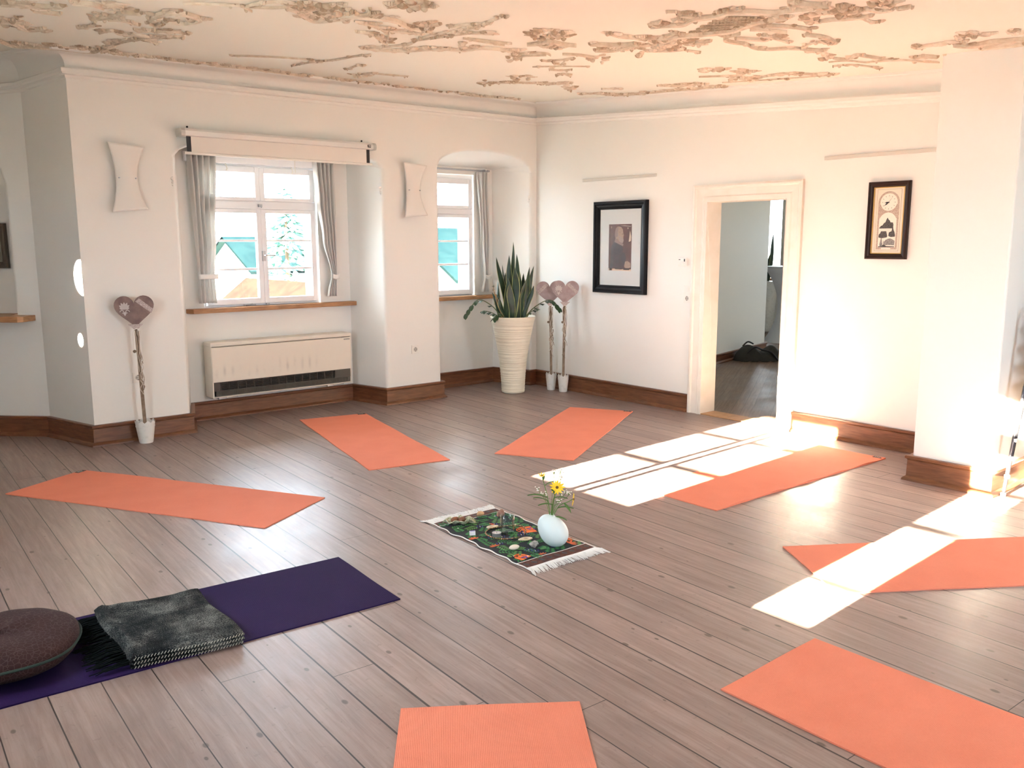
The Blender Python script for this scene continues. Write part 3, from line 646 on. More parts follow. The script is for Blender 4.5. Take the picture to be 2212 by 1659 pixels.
# ---------------------------------------------------------------- yoga mats
def mat_mat(name, col, col2):
    m = mat(name, col, .8, spec=.12); N, L, B = nodes(m); tc = [n for n in N if n.type=='TEX_COORD'][0]
    nz = N.new('ShaderNodeTexNoise'); nz.inputs['Scale'].default_value=5; nz.inputs['Detail'].default_value=4; L.new(tc.outputs['Object'], nz.inputs['Vector'])
    nf = N.new('ShaderNodeTexNoise'); nf.inputs['Scale'].default_value=260; L.new(tc.outputs['Object'], nf.inputs['Vector'])
    f = mth(N,L,'ADD', mth(N,L,'MULTIPLY', nz.outputs['Fac'], .7), mth(N,L,'MULTIPLY', nf.outputs['Fac'], .5))
    L.new(mixc(N,L, mth(N,L,'SUBTRACT', f, .1), col, col2), B.inputs['Base Color'])
    wv = N.new('ShaderNodeTexWave'); wv.bands_direction='X'; wv.inputs['Scale'].default_value=55; wv.inputs['Distortion'].default_value=1.2; wv.inputs['Detail'].default_value=2; wv.inputs['Detail Scale'].default_value=3; L.new(tc.outputs['Object'], wv.inputs['Vector'])
    bp = N.new('ShaderNodeBump'); bp.inputs['Strength'].default_value=.5; bp.inputs['Distance'].default_value=.002
    L.new(mth(N,L,'ADD', wv.outputs['Fac'], mth(N,L,'MULTIPLY', nf.outputs['Fac'], .6)), bp.inputs['Height']); L.new(bp.outputs[0], B.inputs['Normal'])
    return m
M_orange = mat_mat('orange_mat_foam', (.68,.205,.125), (.80,.275,.18))
M_purple = mat_mat('purple_mat_foam', (.013,.005,.040), (.022,.009,.058))
M_tagw = mat('label_print', (.7,.7,.7), .6)
def yoga_mat(label, c0, c1, L_, flip, m_, tagcorner=None, wav=0.0, group='orange yoga mats around the centre cloth'):
    c0 = Vector(c0); c1 = Vector(c1); e = (c1-c0); W = e.length; e.normalize(); n = Vector((-e.y,e.x))*flip
    t = thing('yoga_mat', label, 'yoga mat', (*(c0),0), math.atan2(e.y,e.x), group)
    rnd = random.Random(label); ph = [rnd.uniform(0,6) for _ in range(4)]
    def fn(u,v,top):
        x = u*W; y = v*L_*flip
        ed = max(0, abs(u-.5)*2-.7)/.3
        z = wav*(.5+.5*math.sin(v*34+ph[0]))*ed + .0008*math.sin(v*9+ph[1])**2
        x += .002*math.sin(v*14+ph[2]); y += .002*math.sin(u*6+ph[3])
        return Vector((x,y,(z+.0055) if top else .0))
    m = MB(); m.grid(lambda u,v: fn(u,v,1),12,80); m.grid(lambda u,v: fn(u,v,0),12,80)
    for a in (0,1):
        m.loft([[fn(a,i/80,0) for i in range(81)],[fn(a,i/80,1) for i in range(81)]]); m.loft([[fn(i/12,a,0) for i in range(13)],[fn(i/12,a,1) for i in range(13)]])
    m.build('mat_sheet', m_, parent=t, smooth=True, ang=50)
    if tagcorner:
        u0, v0 = tagcorner
        cx = W*.075 if u0==0 else W*.925; cy = (.022 if v0==0 else L_-.022)*flip
        g = MB(); g.box((cx-.034,cy-.016,.0068),(cx+.034,cy+.016,.0082))
        for k in range(3): g.box((cx-.022+k*.014,cy-.006,.0082),(cx-.016+k*.014,cy+.006,.0085),1)
        g.build('label_tag', [M_black, M_tagw], parent=t)
    return t
ML = 1.943
yoga_mat('orange yoga mat on the left, its black tag pointing to the bay', (.941,6.09),(1.471,6.393),ML,-1,M_orange,(1,0))
yoga_mat('orange yoga mat lying in front of the convector heater', (3.40,6.996),(3.996,6.865),ML,-1,M_orange,(1,0))
yoga_mat('orange yoga mat lying between the tall planter and the sunlit floor', (5.634,5.857),(5.934,5.326),ML,-1,M_orange,(1,0))
yoga_mat('orange yoga mat below the wall clock, half in the window sunlight', (4.071,3.589),(4.058,2.979),ML,1,M_orange,(1,1),wav=.008)
yoga_mat('orange yoga mat crossed by a narrow sunbeam, cut by the right edge', (3.821,2.38),(3.478,1.876),ML,1,M_orange)
yoga_mat('orange yoga mat in shade at the lower right, cut by the corner', (2.384,1.703),(2.994,1.702),ML,-1,M_orange)
yoga_mat('orange yoga mat at the bottom middle, ribbed surface seen closest', (1.452,2.324),(1.946,1.966),ML,-1,M_orange)
yoga_mat('dark purple yoga mat carrying the grey blanket and brown cushion', (1.950,3.098),(1.993,3.736),1.88,1,M_purple,group='purple mat')

# ---------------------------------------------------------------- folded blanket
def weave():
    m = mat('grey_wool', (.05,.055,.06), .95, spec=.1); N, L, B = nodes(m); tc=[n for n in N if n.type=='TEX_COORD'][0]
    mp = N.new('ShaderNodeMapping'); mp.inputs['Scale'].default_value=(90,330,90); L.new(tc.outputs['Object'], mp.inputs[0])
    nz = N.new('ShaderNodeTexNoise'); nz.inputs['Scale'].default_value=2.2; nz.inputs['Detail'].default_value=5; L.new(mp.outputs[0], nz.inputs['Vector'])
    n2 = N.new('ShaderNodeTexNoise'); n2.inputs['Scale'].default_value=9; n2.inputs['Detail'].default_value=3; L.new(tc.outputs['Object'], n2.inputs['Vector'])
    f = mth(N,L,'ADD', nz.outputs['Fac'], mth(N,L,'MULTIPLY', mth(N,L,'SUBTRACT', n2.outputs['Fac'], .5), .55))
    rp = N.new('ShaderNodeValToRGB'); e=rp.color_ramp.elements; e[0].position=.42; e[0].color=(.006,.007,.008,1); e[1].position=.72; e[1].color=(.30,.31,.29,1); k=e.new(.55); k.color=(.030,.034,.035,1)
    L.new(f, rp.inputs[0]); L.new(rp.outputs[0], B.inputs['Base Color'])
    bp=N.new('ShaderNodeBump'); bp.inputs['Strength'].default_value=.8; bp.inputs['Distance'].default_value=.004; L.new(nz.outputs['Fac'], bp.inputs['Height']); L.new(bp.outputs[0], B.inputs['Normal'])
    return m
M_wool = weave(); M_woold = mat('dark_wool_fringe', (.004,.006,.006), .95, spec=.1)
t = thing('folded_blanket', 'grey heather wool blanket, folded, lying on the purple mat', 'blanket', (1.045,3.44,.006), math.radians(-7))
def bl_outline(u,v):   # rounded folded sheet, slightly skewed
    return Vector((lerp(-.205,.215,u)+.008*math.sin(v*7)-.09*(v-.5)*.56, lerp(-.285,.275,v)+.008*math.sin(u*5+1), 0))
for li in range(3):
    m = MB(); zb = .002+li*.017
    def fn(u,v,top,zb=zb,li=li):
        p = bl_outline(u,v); s = 1-.014*(2-li)*math.sin(li*2+1); p.x *= s; p.y *= s
        eu = min(u,1-u)*2; ev = min(v,1-v)*2; rnd_ = min(1,eu/.10)**.5*min(1,ev/.08)**.5
        th = .015*(.25+.75*rnd_)
        wv = .005*math.sin(u*9+v*4+li)*math.sin(v*6+li) * (1 if li==2 else .3)
        zz = zb + (th if top else 0) + (max(0,wv) if top and li==2 else 0)
        if li==2 and top and u<.12: zz += .012*math.sin(PI*(.12-u)/.12)
        p.z = zz; return p
    m.grid(lambda u,v: fn(u,v,1),28,34); m.grid(lambda u,v: fn(u,v,0),28,34)
    for a in (0,1):
        m.loft([[fn(a,i/34,0) for i in range(35)],[fn(a,i/34,1) for i in range(35)]]); m.loft([[fn(i/28,a,0) for i in range(29)],[fn(i/28,a,1) for i in range(29)]])
    m.build('blanket_layer', M_wool, parent=t, smooth=True, ang=70)
st = MB()   # pale overcast stitches along the near edge
for li in range(3):
    for k in range(34):
        x = lerp(-.165,.225,k/33); y = -.288-.001*li+.008*math.sin((k/33)*5+1)
        st.bar((x,y,.004+li*.017),(x+.006,y-.002,.014+li*.017),.0022,.0022)
st.build('edge_stitching', mat('pale_yarn',(.45,.45,.38),.9), parent=t)
fr = MB()
for k in range(150):
    y = random.uniform(-.27,.26); x0=-.20-.09*y; L_=random.uniform(.08,.145)
    z0=random.uniform(.008,.035); dy=random.uniform(-.02,.02)
    fr.tube([(x0,y,z0),(x0-L_*.4,y+dy*.5,z0*.7+.008),(x0-L_,y+dy,.006+random.uniform(0,.012))],[.0032,.003,.0018],5)
fr.build('fringe', M_woold, parent=t, smooth=True)

# meditation cushion
def starfab():
    m = mat('brown_star_fabric', (.075,.038,.034), .85, spec=.2); N, L, B = nodes(m); tc=[n for n in N if n.type=='TEX_COORD'][0]
    vo = N.new('ShaderNodeTexVoronoi'); vo.feature='DISTANCE_TO_EDGE'; vo.inputs['Scale'].default_value=60; L.new(tc.outputs['Object'], vo.inputs['Vector'])
    f = mth(N,L,'LESS_THAN', vo.outputs['Distance'], .055)
    L.new(mixc(N,L, mth(N,L,'MULTIPLY', f, .45), (.030,.013,.013), (.075,.050,.045)), B.inputs['Base Color'])
    return m
t = thing('meditation_cushion', 'round brown patterned meditation cushion on the purple mat, cut by the left edge', 'cushion', (.485,3.545,.006))
m = MB()
prof = []
for i in range(19):
    a = PI*i/18; r = .262*max(0,math.sin(a))**.62; z = .072-.072*math.copysign(abs(math.cos(a))**.85, math.cos(a)); prof.append((r+.001, z))
vs=[]; n=56
for r,z in prof:
    for j in range(n):
        a=2*PI*j/n; k=1+.018*math.sin(5*a+1)+.012*math.sin(11*a)*(z/.16); zz=z*(1+.06*math.sin(2*a+.5)) - (.02*math.exp(-((r*math.cos(a)+.05)**2+(r*math.sin(a))**2)/.01) if z>.1 else 0)
        vs.append((r*k*math.cos(a),r*k*math.sin(a),zz))
m.add(vs,[(i*n+j,i*n+(j+1)%n,(i+1)*n+(j+1)%n,(i+1)*n+j) for i in range(18) for j in range(n)])
m.build('cushion_body', starfab(), parent=t, smooth=True, ang=180)
m = MB()
m.tube([(.266*(1+.018*math.sin(5*a+1))*math.cos(a),.266*(1+.018*math.sin(5*a+1))*math.sin(a),.075+.006*math.sin(3*a)) for a in [2*PI*i/60 for i in range(61)]],.005,6)
m.build('piping', mat('green_black_piping',(.012,.03,.022),.8), parent=t, smooth=True)
# ---------------------------------------------------------------- curtains
def linen():
    m = bpy.data.materials.new('linen_curtain'); m.use_nodes=True; N=m.node_tree.nodes; L=m.node_tree.links; B=N['Principled BSDF']
    B.inputs['Base Color'].default_value=(.78,.76,.73,1); B.inputs['Roughness'].default_value=.95
    tr=N.new('ShaderNodeBsdfTranslucent'); tr.inputs[0].default_value=(.80,.78,.74,1)
    x=N.new('ShaderNodeMixShader'); x.inputs[0].default_value=.28; L.new(B.outputs[0],x.inputs[1]); L.new(tr.outputs[0],x.inputs[2]); L.new(x.outputs[0],N['Material Output'].inputs[0])
    return m
M_linen = linen()
def curtain(label, xl, xr, z0, z1, yc, folds, tie, tieloc, amp=.028, seed=0):
    cx = (xl(z1)+xr(z1))/2
    t = thing('window_curtain', label, 'curtain', (cx, yc, z0), 0, None)
    rnd = random.Random(seed); ph = [rnd.uniform(0,6) for _ in range(3)]
    def fn(u,v):
        z = lerp(z0,z1,v); a = xl(z); b = xr(z)
        uu = u+.02*math.sin(v*5+ph[0]+u*6)
        x = lerp(a,b,u); y = -amp*(.55+.45*abs(z-tieloc)/(z1-z0)*1.6)*math.sin(uu*folds*2*PI+ph[1]) - .006*math.sin(uu*folds*5+v*8+ph[2])
        return Vector((x-cx, y, z-z0))
    m = MB(); m.grid(fn, folds*12, 40); m.build('curtain_cloth', M_linen, parent=t, smooth=True, ang=180, solid=.002)
    a, b = xl(tieloc), xr(tieloc)
    m = MB(); m.grid(lambda u,v: Vector((lerp(a-.008,b+.012,u)-cx, -amp*1.1-.010-.004*math.sin(u*6), tieloc-z0-.022+.044*v-.012*math.sin(u*PI)*tie)),10,3)
    m.build('tie_band', mat('tie_linen',(.80,.79,.76),.9), parent=t, smooth=True, solid=.003)
    return t
def interp(tab):
    def f(z):
        for (za,a),(zb,b) in zip(tab[:-1],tab[1:]):
            if z<=zb: 
                k=(z-za)/(zb-za); k=k*k*(3-2*k); return lerp(a,b,max(0,min(1,k)))
        return tab[-1][1]
    return f
YC = YN-.075
curtain('pleated linen curtain hanging at the left of the wide window', interp([(1.04,2.765),(1.3,2.765),(2.3,2.735)]), interp([(1.04,2.925),(1.27,2.915),(1.6,2.945),(2.3,2.985)]), 1.04,2.30,YC,5,0,1.27,seed=1)
curtain('linen curtain gathered and tied back at the right of the wide window', interp([(1.05,4.00),(1.10,4.01),(1.245,4.045),(1.6,3.97),(1.95,3.925),(2.3,3.900)]), interp([(1.05,4.10),(1.245,4.105),(1.6,4.115),(2.3,4.125)]), 1.05,2.30,YC,5,1,1.245,seed=2)
curtain('linen curtain tied back at the right of the narrow window', interp([(1.02,5.86),(1.19,5.90),(1.5,5.87),(2.3,5.835)]), interp([(1.02,5.975),(1.19,5.965),(1.5,5.975),(2.3,5.955)]), 1.02,2.30,YC,3,1,1.19,seed=3)
t = thing('curtain_rod', 'thin dark curtain rod across the narrow window', 'curtain rod', (5.13,YN-.08,2.315))
m = MB(); m.tube([(0,0,0),(.83,0,0)],.006,8); m.tube([(0,-.02,-.012),(.83,-.02,-.012)],.003,6); m.build('rod', M_steel, parent=t, smooth=True)
m = MB(); m.tube([(.83,0,0),(.855,0,0)],[.012,.010],10); m.box((.79,-.006,-.02),(.80,.078,.012)); m.build('bracket', M_steel, parent=t)

# ---------------------------------------------------------------- projection screen
t = thing('projection_screen', 'pull-down projection screen mounted above the wide window', 'projection screen', (3.37,7.045,2.25))
X0, X1 = 2.515-3.37, 4.275-3.37
m = MB(); n=12
pf=[(-.038,.040),(-.042,.055),(-.040,.075),(-.025,.092),(.030,.095),(.078,.095),(.078,.035),(.030,.035),(-.020,.036)]
m.loft([[Vector((x,a,b+.105)) for a,b in pf] for x in (X0+.03,X1-.03)],closed=True)
m.build('screen_housing', mat('screen_housing_white',(.80,.78,.74),.35), parent=t, smooth=True, ang=30)
M_cap = mat('end_cap_grey',(.55,.54,.50),.4)
for x in (X0,X1-.032):
    m = MB(); m.loft([[Vector((xx,a*1.06,(b-.065)*1.08+.065+.105)) for a,b in pf] for xx in (x,x+.032)],closed=True); m.add([Vector((x+(0 if x<0 else .032),a*1.06,(b-.065)*1.08+.065+.105)) for a,b in pf],[tuple(range(len(pf)))])
    m.build('end_cap', M_cap, parent=t)
m = MB(); m.box((X0+.085,-.004,.020),(X1-.085,-.001,.145)); m.build('screen_fabric', M_screenw, parent=t)
for xa_,xb_ in ((X0+.050,X0+.085),(X1-.085,X1-.052)):
    m = MB(); m.box((xa_,-.0045,.020),(xb_,-.0005,.145)); m.build('black_border', M_black, parent=t)
m = MB(); m.tube([(X0+.028,-.003,.012),(X1-.028,-.003,.012)],.0115,10); m.build('bottom_bar', M_plastic, parent=t, smooth=True)
m = MB(); m.tube([(.11,-.006,.0),(.11,-.006,-.10)],.0035,6); m.box((.09,-.010,.0),(.13,-.002,.014)); m.build('pull_handle', M_plastic, parent=t)
m = MB()
m.tube([(X1-.092,-.042,.168),(X1-.062,-.042,.168)],.0115,12); m.box((X1-.090,-.056,.1645),(X1-.064,-.053,.1715),1); m.build('badge', [M_black, M_plastic], parent=t)
for x in (X0+.09, X1-.085):
    m = MB(); m.tube([(x,.072,.222),(x,.079,.222)],.008,8); m.build('mounting_screw', M_dark, parent=t)

# ---------------------------------------------------------------- wall sconces: bent ceramic sheets
M_sconce = mat('sconce_ceramic', (.80,.77,.72), .5)
def sconce(label, x):
    t = thing('wall_sconce', label, 'wall light', (x, YW-.002, 1.80), 0, 'curved sheet wall lights')
    def fn(u,v):
        s = (v-.5)*2; a = u*2-1
        hw = .079+.054*s*s
        d = .055+.030*s*s + .020*(1-a*a)*(1-abs(s))-.018*a*a*(1-s*s)
        x_ = a*hw; z = .25+s*(.245-.012*a)
        return Vector((x_, -d, z))
    m = MB(); m.grid(fn,16,30); m.build('shade_sheet', M_sconce, parent=t, smooth=True, ang=180, solid=.006)
    m = MB(); m.box((-.045,-.045,.17),(.045,0,.33)); m.build('wall_plate', M_plastic, parent=t, bevel=.004)
    for s in (-1,1):
        m = MB(); m.tube([(s*.060,-.046,.25),(s*.060,-.072,.25)],.005,8); m.build('fixing_screw', M_steel, parent=t)
sconce('white curved sheet wall light left of the wide window', 2.105)
sconce('white curved sheet wall light on the pier between the windows', 4.718)

# ---------------------------------------------------------------- convector heater
def heater_mat():
    m = mat('heater_enamel', (.76,.70,.60), .45); N,L,B = nodes(m); tc=[n for n in N if n.type=='TEX_COORD'][0]
    sx=N.new('ShaderNodeSeparateXYZ'); L.new(tc.outputs['Object'],sx.inputs[0])
    # grey heat stains in vertical streaks above the grille
    fr=mth(N,L,'FRACT', mth(N,L,'DIVIDE', sx.outputs[0], .0745)); st=mth(N,L,'POWER', mth(N,L,'SINE', mth(N,L,'MULTIPLY', fr, PI)), 6)
    nx=N.new('ShaderNodeTexNoise'); nx.inputs['Scale'].default_value=5; nx.inputs['Detail'].default_value=3; L.new(tc.outputs['Object'],nx.inputs['Vector'])
    zz=N.new('ShaderNodeMapRange'); zz.inputs['From Min'].default_value=.17; zz.inputs['From Max'].default_value=.22; L.new(sx.outputs[2],zz.inputs['Value'])
    z2=N.new('ShaderNodeMapRange'); z2.inputs['From Min'].default_value=.34; z2.inputs['From Max'].default_value=.24; L.new(sx.outputs[2],z2.inputs['Value'])
    xx=N.new('ShaderNodeMapRange'); xx.inputs['From Min'].default_value=1.25; xx.inputs['From Max'].default_value=.95; L.new(sx.outputs[0],xx.inputs['Value'])
    f=mth(N,L,'MULTIPLY',mth(N,L,'MULTIPLY',st,zz.outputs[0]),mth(N,L,'MULTIPLY',z2.outputs[0],xx.outputs[0]))
    nn=N.new('ShaderNodeMapRange'); nn.inputs['From Min'].default_value=.42; nn.inputs['From Max'].default_value=.72; L.new(nx.outputs['Fac'],nn.inputs['Value'])
    f=mth(N,L,'MULTIPLY',f,mth(N,L,'MULTIPLY',nn.outputs[0],.5))
    L.new(mixc(N,L,f,(.76,.70,.60),(.20,.17,.15)),B.inputs['Base Color']); return m
t = thing('convector_heater', 'long cream wall convector heater under the wide window', 'heater', (2.795,7.40,.205))
HL = 1.375; HH = .495; HD = .175
m = MB(); m.box((0,.005,.004),(.012,HD,HH-.010)); m.box((HL-.012,.005,.004),(HL,HD,HH-.010)); m.box((.012,.01,.006),(HL-.012,HD,.016)); m.box((.012,HD-.01,.016),(HL-.012,HD,HH-.010)); m.build('heater_casing', heater_mat(), parent=t, bevel=.003)
m = MB(); m.box((.004,0,.145),(HL-.001,.014,HH-.042)); m.build('front_panel', heater_mat(), parent=t, bevel=.003)
m = MB(); m.box((-.003,-.002,HH-.037),(HL+.003,HD,HH)); m.build('top_cover', heater_mat(), parent=t, bevel=.008)
M_grille = mat('grille_brown', (.055,.045,.035), .45)
m = MB(); m.box((.014,.050,.018),(HL-.014,.054,.145),1)
for k in range(6): m.box((.014,.008,.078+k*.0105),(HL-.014,.040,.081+k*.0105))
for k in range(16): m.box((.07+k*.078,.004,.070),(.074+k*.078,.045,.142))
m.box((.014,.004,.066),(HL-.014,.045,.071)); m.box((.014,.004,.138),(HL-.014,.045,.144)); m.box((HL-.18,.003,.071),(HL-.014,.046,.138)); m.box((.014,.003,.071),(.065,.046,.138))
m.build('air_grille', [M_grille, M_dark], parent=t)
m = MB()
for k in range(150): m.box((.035+k*.0087,.004,.022),(.039+k*.0087,.016,.062))
m.box((.030,.010,.020),(HL-.014,.045,.064)); m.build('lower_grille', mat('grille_olive',(.10,.085,.065),.5), parent=t)
m = MB(); m.box((HL-.075,-.0025,HH-.066),(HL-.016,.0,HH-.056)); 
m.build('name_plate', M_black, parent=t)
m = MB()
for k in range(4): m.box((HL-.070+k*.013,-.0031,HH-.0635),(HL-.063+k*.013,-.0025,HH-.0590))
m.build('plate_letters', M_plastic, parent=t)
for x in (.06, HL-.25):
    m = MB(); m.box((x,.03,-.012),(x+.07,.15,.006)); m.tube([(x+.06,.02,-.006),(x+.17,.02,.0)],.004,6); m.build('bracket', M_steel, parent=t)

# ---------------------------------------------------------------- sockets, switches, thermostat, rails, hooks
def socket(label, M4, sz=.082):
    t = thing('wall_socket', label, 'socket'); t.matrix_world = M4
    h=sz/2
    m = MB(); m.box((-h,-.008,-h),(h,0,h)); m.build('socket_frame', M_plastic, parent=t, bevel=.002)
    m = MB(); m.lathe([(.021,-.0005),(.0215,.0035),(.024,.0035),(.024,-.0005)],24,(0,-.008,0),M=Matrix.Rotation(PI/2,3,'X'),cap0=False,cap1=False)
    m.build('socket_ring', M_plastic, parent=t, smooth=True)
    m = MB(); m.lathe([(.0205,0),(.0205,.0006)],24,(0,-.008,0),M=Matrix.Rotation(PI/2,3,'X'))
    m.build('socket_well', mat('well_shade',(.45,.43,.38),.5), parent=t)
    m = MB()
    for s in (-1,1): m.tube([(s*.0095,-.0085,0),(s*.0095,-.0100,0)],.0028,8); m.box((-.004,-.0105,s*.0195-.003),(.004,-.0086,s*.0195+.003))
    m.build('contact_holes', M_dark, parent=t)
def Mx(loc, rz): return Matrix.Translation(loc) @ Matrix.Rotation(rz,4,'Z')
socket('white wall socket on the pier between the two windows', Mx((4.728,YW,.516),0))
socket('pale wall socket behind the stick of the left potted heart', Mx((2.092,YW,.505),0))
socket('white wall socket below the light switch beside the door casing', Mx((XD,5.045,1.048),-PI/2), .078)
t = thing('light_switch', 'white rocker light switch left of the door casing', 'light switch'); t.matrix_world = Mx((XD,5.045,1.130),-PI/2)
m = MB(); m.box((-.039,-.008,-.040),(.039,0,.040)); m.build('switch_frame', M_plastic, parent=t, bevel=.002)
m = MB(); m.add([(-.027,-.0085,-.028),(.027,-.0085,-.028),(.027,-.013,.028),(-.027,-.013,.028),(-.027,-.006,-.028),(.027,-.006,-.028),(.027,-.006,.028),(-.027,-.006,.028)],[(0,1,2,3),(7,6,5,4),(0,4,5,1),(1,5,6,2),(2,6,7,3),(3,7,4,0)]); m.build('rocker', M_white, parent=t, bevel=.001)
t = thing('room_thermostat', 'cream room thermostat with round dial left of the door', 'thermostat'); t.matrix_world = Mx((XD,5.098,1.375),-PI/2)
m = MB(); m.box((-.045,-.030,-.036),(.045,0,.036)); m.build('thermostat_case', M_plastic, parent=t, bevel=.004)
m = MB(); m.lathe([(.020,0),(.019,.006),(.0,.007)],24,(-.002,-.030,-.008),M=Matrix.Rotation(PI/2,3,'X'),cap1=False); m.build('dial', M_white, parent=t, smooth=True)
m = MB(); m.box((.024,-.0315,.006),(.036,-.0295,.030)); m.build('indicator_window', M_black, parent=t)
m = MB(); m.box((-.036,-.031,.020),(-.016,-.0295,.026)); m.build('maker_plate', M_black, parent=t)
for lab, ya, yb, z in (('thin grey picture rail above the framed portrait',5.443,6.412,2.170),('thin grey picture rail above the wall clock',2.60,3.740,2.196)):
    m = MB(); m.box((XD-.014,ya,z-.014),(XD,yb,z+.014)); tag(m.build('picture_rail', M_rail, bevel=.003), lab, 'picture rail')
for lab,x,z in (('small white plaster knobs on the right edge of the wide niche',4.352,2.06),('small white plaster knobs on the right edge of the arched niche',6.195,2.035),('small white plaster knob on the left edge of the wide niche',2.47,2.065)):
    m = MB()
    for dz,r in ((0,.016),(-.030,.012),(-.052,.009)):
        m.blob((x+(.022 if x>3 else -.005),YW-.002,z+dz),(r,.012,r),n=10)
    tag(m.build('plaster_knob', M_white, smooth=True), lab, 'wall knob')

# ---------------------------------------------------------------- framed portrait (generic profile of a bearded old man)
def wall_frame(t, W, H, fw, dep, mframe, liner=None, name='frame'):
    m = MB(); pf=[(0,0),(0,dep*.75),(fw*.12,dep),(fw*.35,dep),(fw*.45,dep*.80),(fw*.72,dep*.72),(fw*.82,dep*.55),(fw,dep*.42),(fw,0)]
    rings=[]
    for (sx,sz) in ((-1,0),(1,0),(1,1),(-1,1)):
        ring=[]
        for a,b in pf: ring.append(Vector((sx*(W/2-a),-b,(a if sz==0 else H-a))))
        rings.append(ring)
    m.loft(rings+[rings[0]])
    m.build(name, mframe, parent=t)
t = thing('framed_portrait', 'black framed sepia profile portrait of a bearded man, wide white mount', 'picture'); t.matrix_world = Mx((XD-.002,5.877,1.057),-PI/2)
W,H = .695,.893
wall_frame(t,W,H,.078,.045,M_blackf,name='picture_frame')
m = MB(); m.box((-W/2+.07,-.014,.07),(W/2-.07,-.004,H-.07)); m.build('mount', mat('mount_board',(.66,.69,.68),.8), parent=t)
# print, width .30 x height .45
pr = MB(); px0,px1,pz0,pz1 = -.150,.150,.222,.672
def PP(a,b,d): return Vector((px0+a*(px1-px0), -.0145-d, pz0+b*(pz1-pz0)))
def flat(poly,layer,mi): pr.add([PP(a,b,.0004*layer) for a,b in poly],[tuple(range(len(poly)))],mi)
flat([(0,0),(1,0),(1,1),(0,1)],1,0)
flat([(0,0),(1,0),(1,.035),(0,.05)],2,3)
flat([(.05,.0),(.12,.52),(.24,.64),(.42,.62),(.58,.53),(.68,.42),(.78,.28),(.70,.12),(.62,.03),(.3,.03),(.22,.12),(.15,0)],2,1)      # coat
flat([(.25,.62),(.31,.72),(.40,.66),(.58,.60),(.66,.57),(.63,.53),(.50,.56),(.34,.60)],3,4)                                          # collar
flat([(.27,.82),(.30,.90),(.37,.945),(.46,.95),(.56,.93),(.62,.88),(.635,.82),(.67,.755),(.645,.745),(.655,.72),(.635,.70),(.66,.66),(.64,.61),(.58,.60),(.48,.62),(.38,.68),(.30,.70),(.27,.75)],3,2)   # head
flat([(.44,.76),(.53,.74),(.60,.71),(.645,.70),(.655,.65),(.63,.60),(.58,.595),(.50,.62),(.44,.68)],4,5)                               # beard
flat([(.27,.82),(.30,.89),(.37,.935),(.44,.93),(.40,.84),(.42,.76),(.36,.72),(.30,.72),(.275,.76)],4,4)                                # hair
flat([(.60,.80),(.645,.795),(.64,.785),(.60,.79)],5,1); flat([(.40,.79),(.43,.80),(.44,.76),(.41,.75)],5,5)
flat([(.88,.62),(.93,.86),(.98,.74),(.97,.64)],2,3)                                                                                  # pale drape
flat([(.70,.10),(.74,.20),(.84,.215),(.97,.17),(.98,.08),(.90,.06),(.74,.06)],4,2)                                                     # hand with paper
flat([(.66,.04),(.70,.06),(.95,.06),(.92,.02),(.68,.02)],5,1)
flat([(.47,.30),(.62,.42),(.66,.38),(.52,.26)],4,6); flat([(.62,.42),(.72,.50),(.74,.46),(.66,.38)],4,0); flat([(.20,.12),(.24,.22),(.28,.12),(.24,.04)],3,6)
flat([(.45,.16),(.5,.3),(.62,.2),(.55,.06)],4,6)
for b_ in (.905,): flat([(.108,b_),(.118,b_),(.118,b_+.05),(.108,b_+.05)],3,3); flat([(.09,b_+.03),(.137,b_+.03),(.137,b_+.038),(.09,b_+.038)],3,3)
flat([(.83,.89),(.86,.90),(.85,.93),(.82,.92)],3,3); flat([(.50,.965),(.95,.94),(.98,.955),(.7,.975)],3,5)
pr.build('print', [mat('print_maroon',(.060,.010,.007),.5,mottle=(30,(.10,.022,.012),.4,.7)), mat('print_coat',(.018,.006,.010),.5,mottle=(22,(.040,.015,.018),.4,.7)), mat('print_flesh',(.40,.28,.20),.5,mottle=(60,(.30,.19,.13),.4,.7)), mat('print_cream',(.66,.50,.36),.5), mat('print_hair',(.27,.20,.17),.5,mottle=(80,(.24,.15,.14),.4,.7)), mat('print_beard',(.36,.28,.24),.5,mottle=(90,(.33,.24,.20),.4,.7)), mat('print_shadow',(.022,.004,.004),.5)], parent=t, weld=False)
m = MB(); m.box((-W/2+.072,-.0195,.072),(W/2-.072,-.0175,H-.072)); m.build('picture_glass', M_glass, parent=t)

# ---------------------------------------------------------------- wall clock
t = thing('wall_clock', 'tall dark framed wall clock with engraved town views below the dial', 'clock'); t.matrix_world = Mx((XD-.002,3.198,1.428),-PI/2)
W,H = .315,.566
wall_frame(t,W,H,.043,.034,M_brownf,name='clock_frame')
m = MB()
for a,b in (((-W/2+.040,.040),(-W/2+.046,H-.040)),((W/2-.046,.040),(W/2-.040,H-.040)),((-W/2+.04,.040),(W/2-.04,.046)),((-W/2+.04,H-.046),(W/2-.04,H-.040))): m.box((a[0],-.0165,a[1]),(b[0],-.004,b[1]))
m.build('gold_slip', M_gold, parent=t)
fc = MB()
M_ink = mat('ink_dark',(.035,.035,.035),.7,mottle=(160,(.12,.12,.11),.4,.65)); M_ink2 = mat('ink_grey',(.14,.145,.14),.7,mottle=(150,(.35,.35,.33),.4,.65))
M_paper = mat('cream_paper',(.72,.67,.55),.7); M_taupe = mat('taupe_border',(.36,.28,.22),.7,mottle=(200,(.52,.44,.36),.4,.6)); M_dial = mat('dial_paper',(.78,.76,.66),.7)
fc.box((-W/2+.045,-.010,.045),(W/2-.045,-.005,H-.045),0)
def F(poly,layer,mi): fc.add([Vector((a,-.010-.0004*layer,b)) for a,b in poly],[tuple(range(len(poly)))],mi)
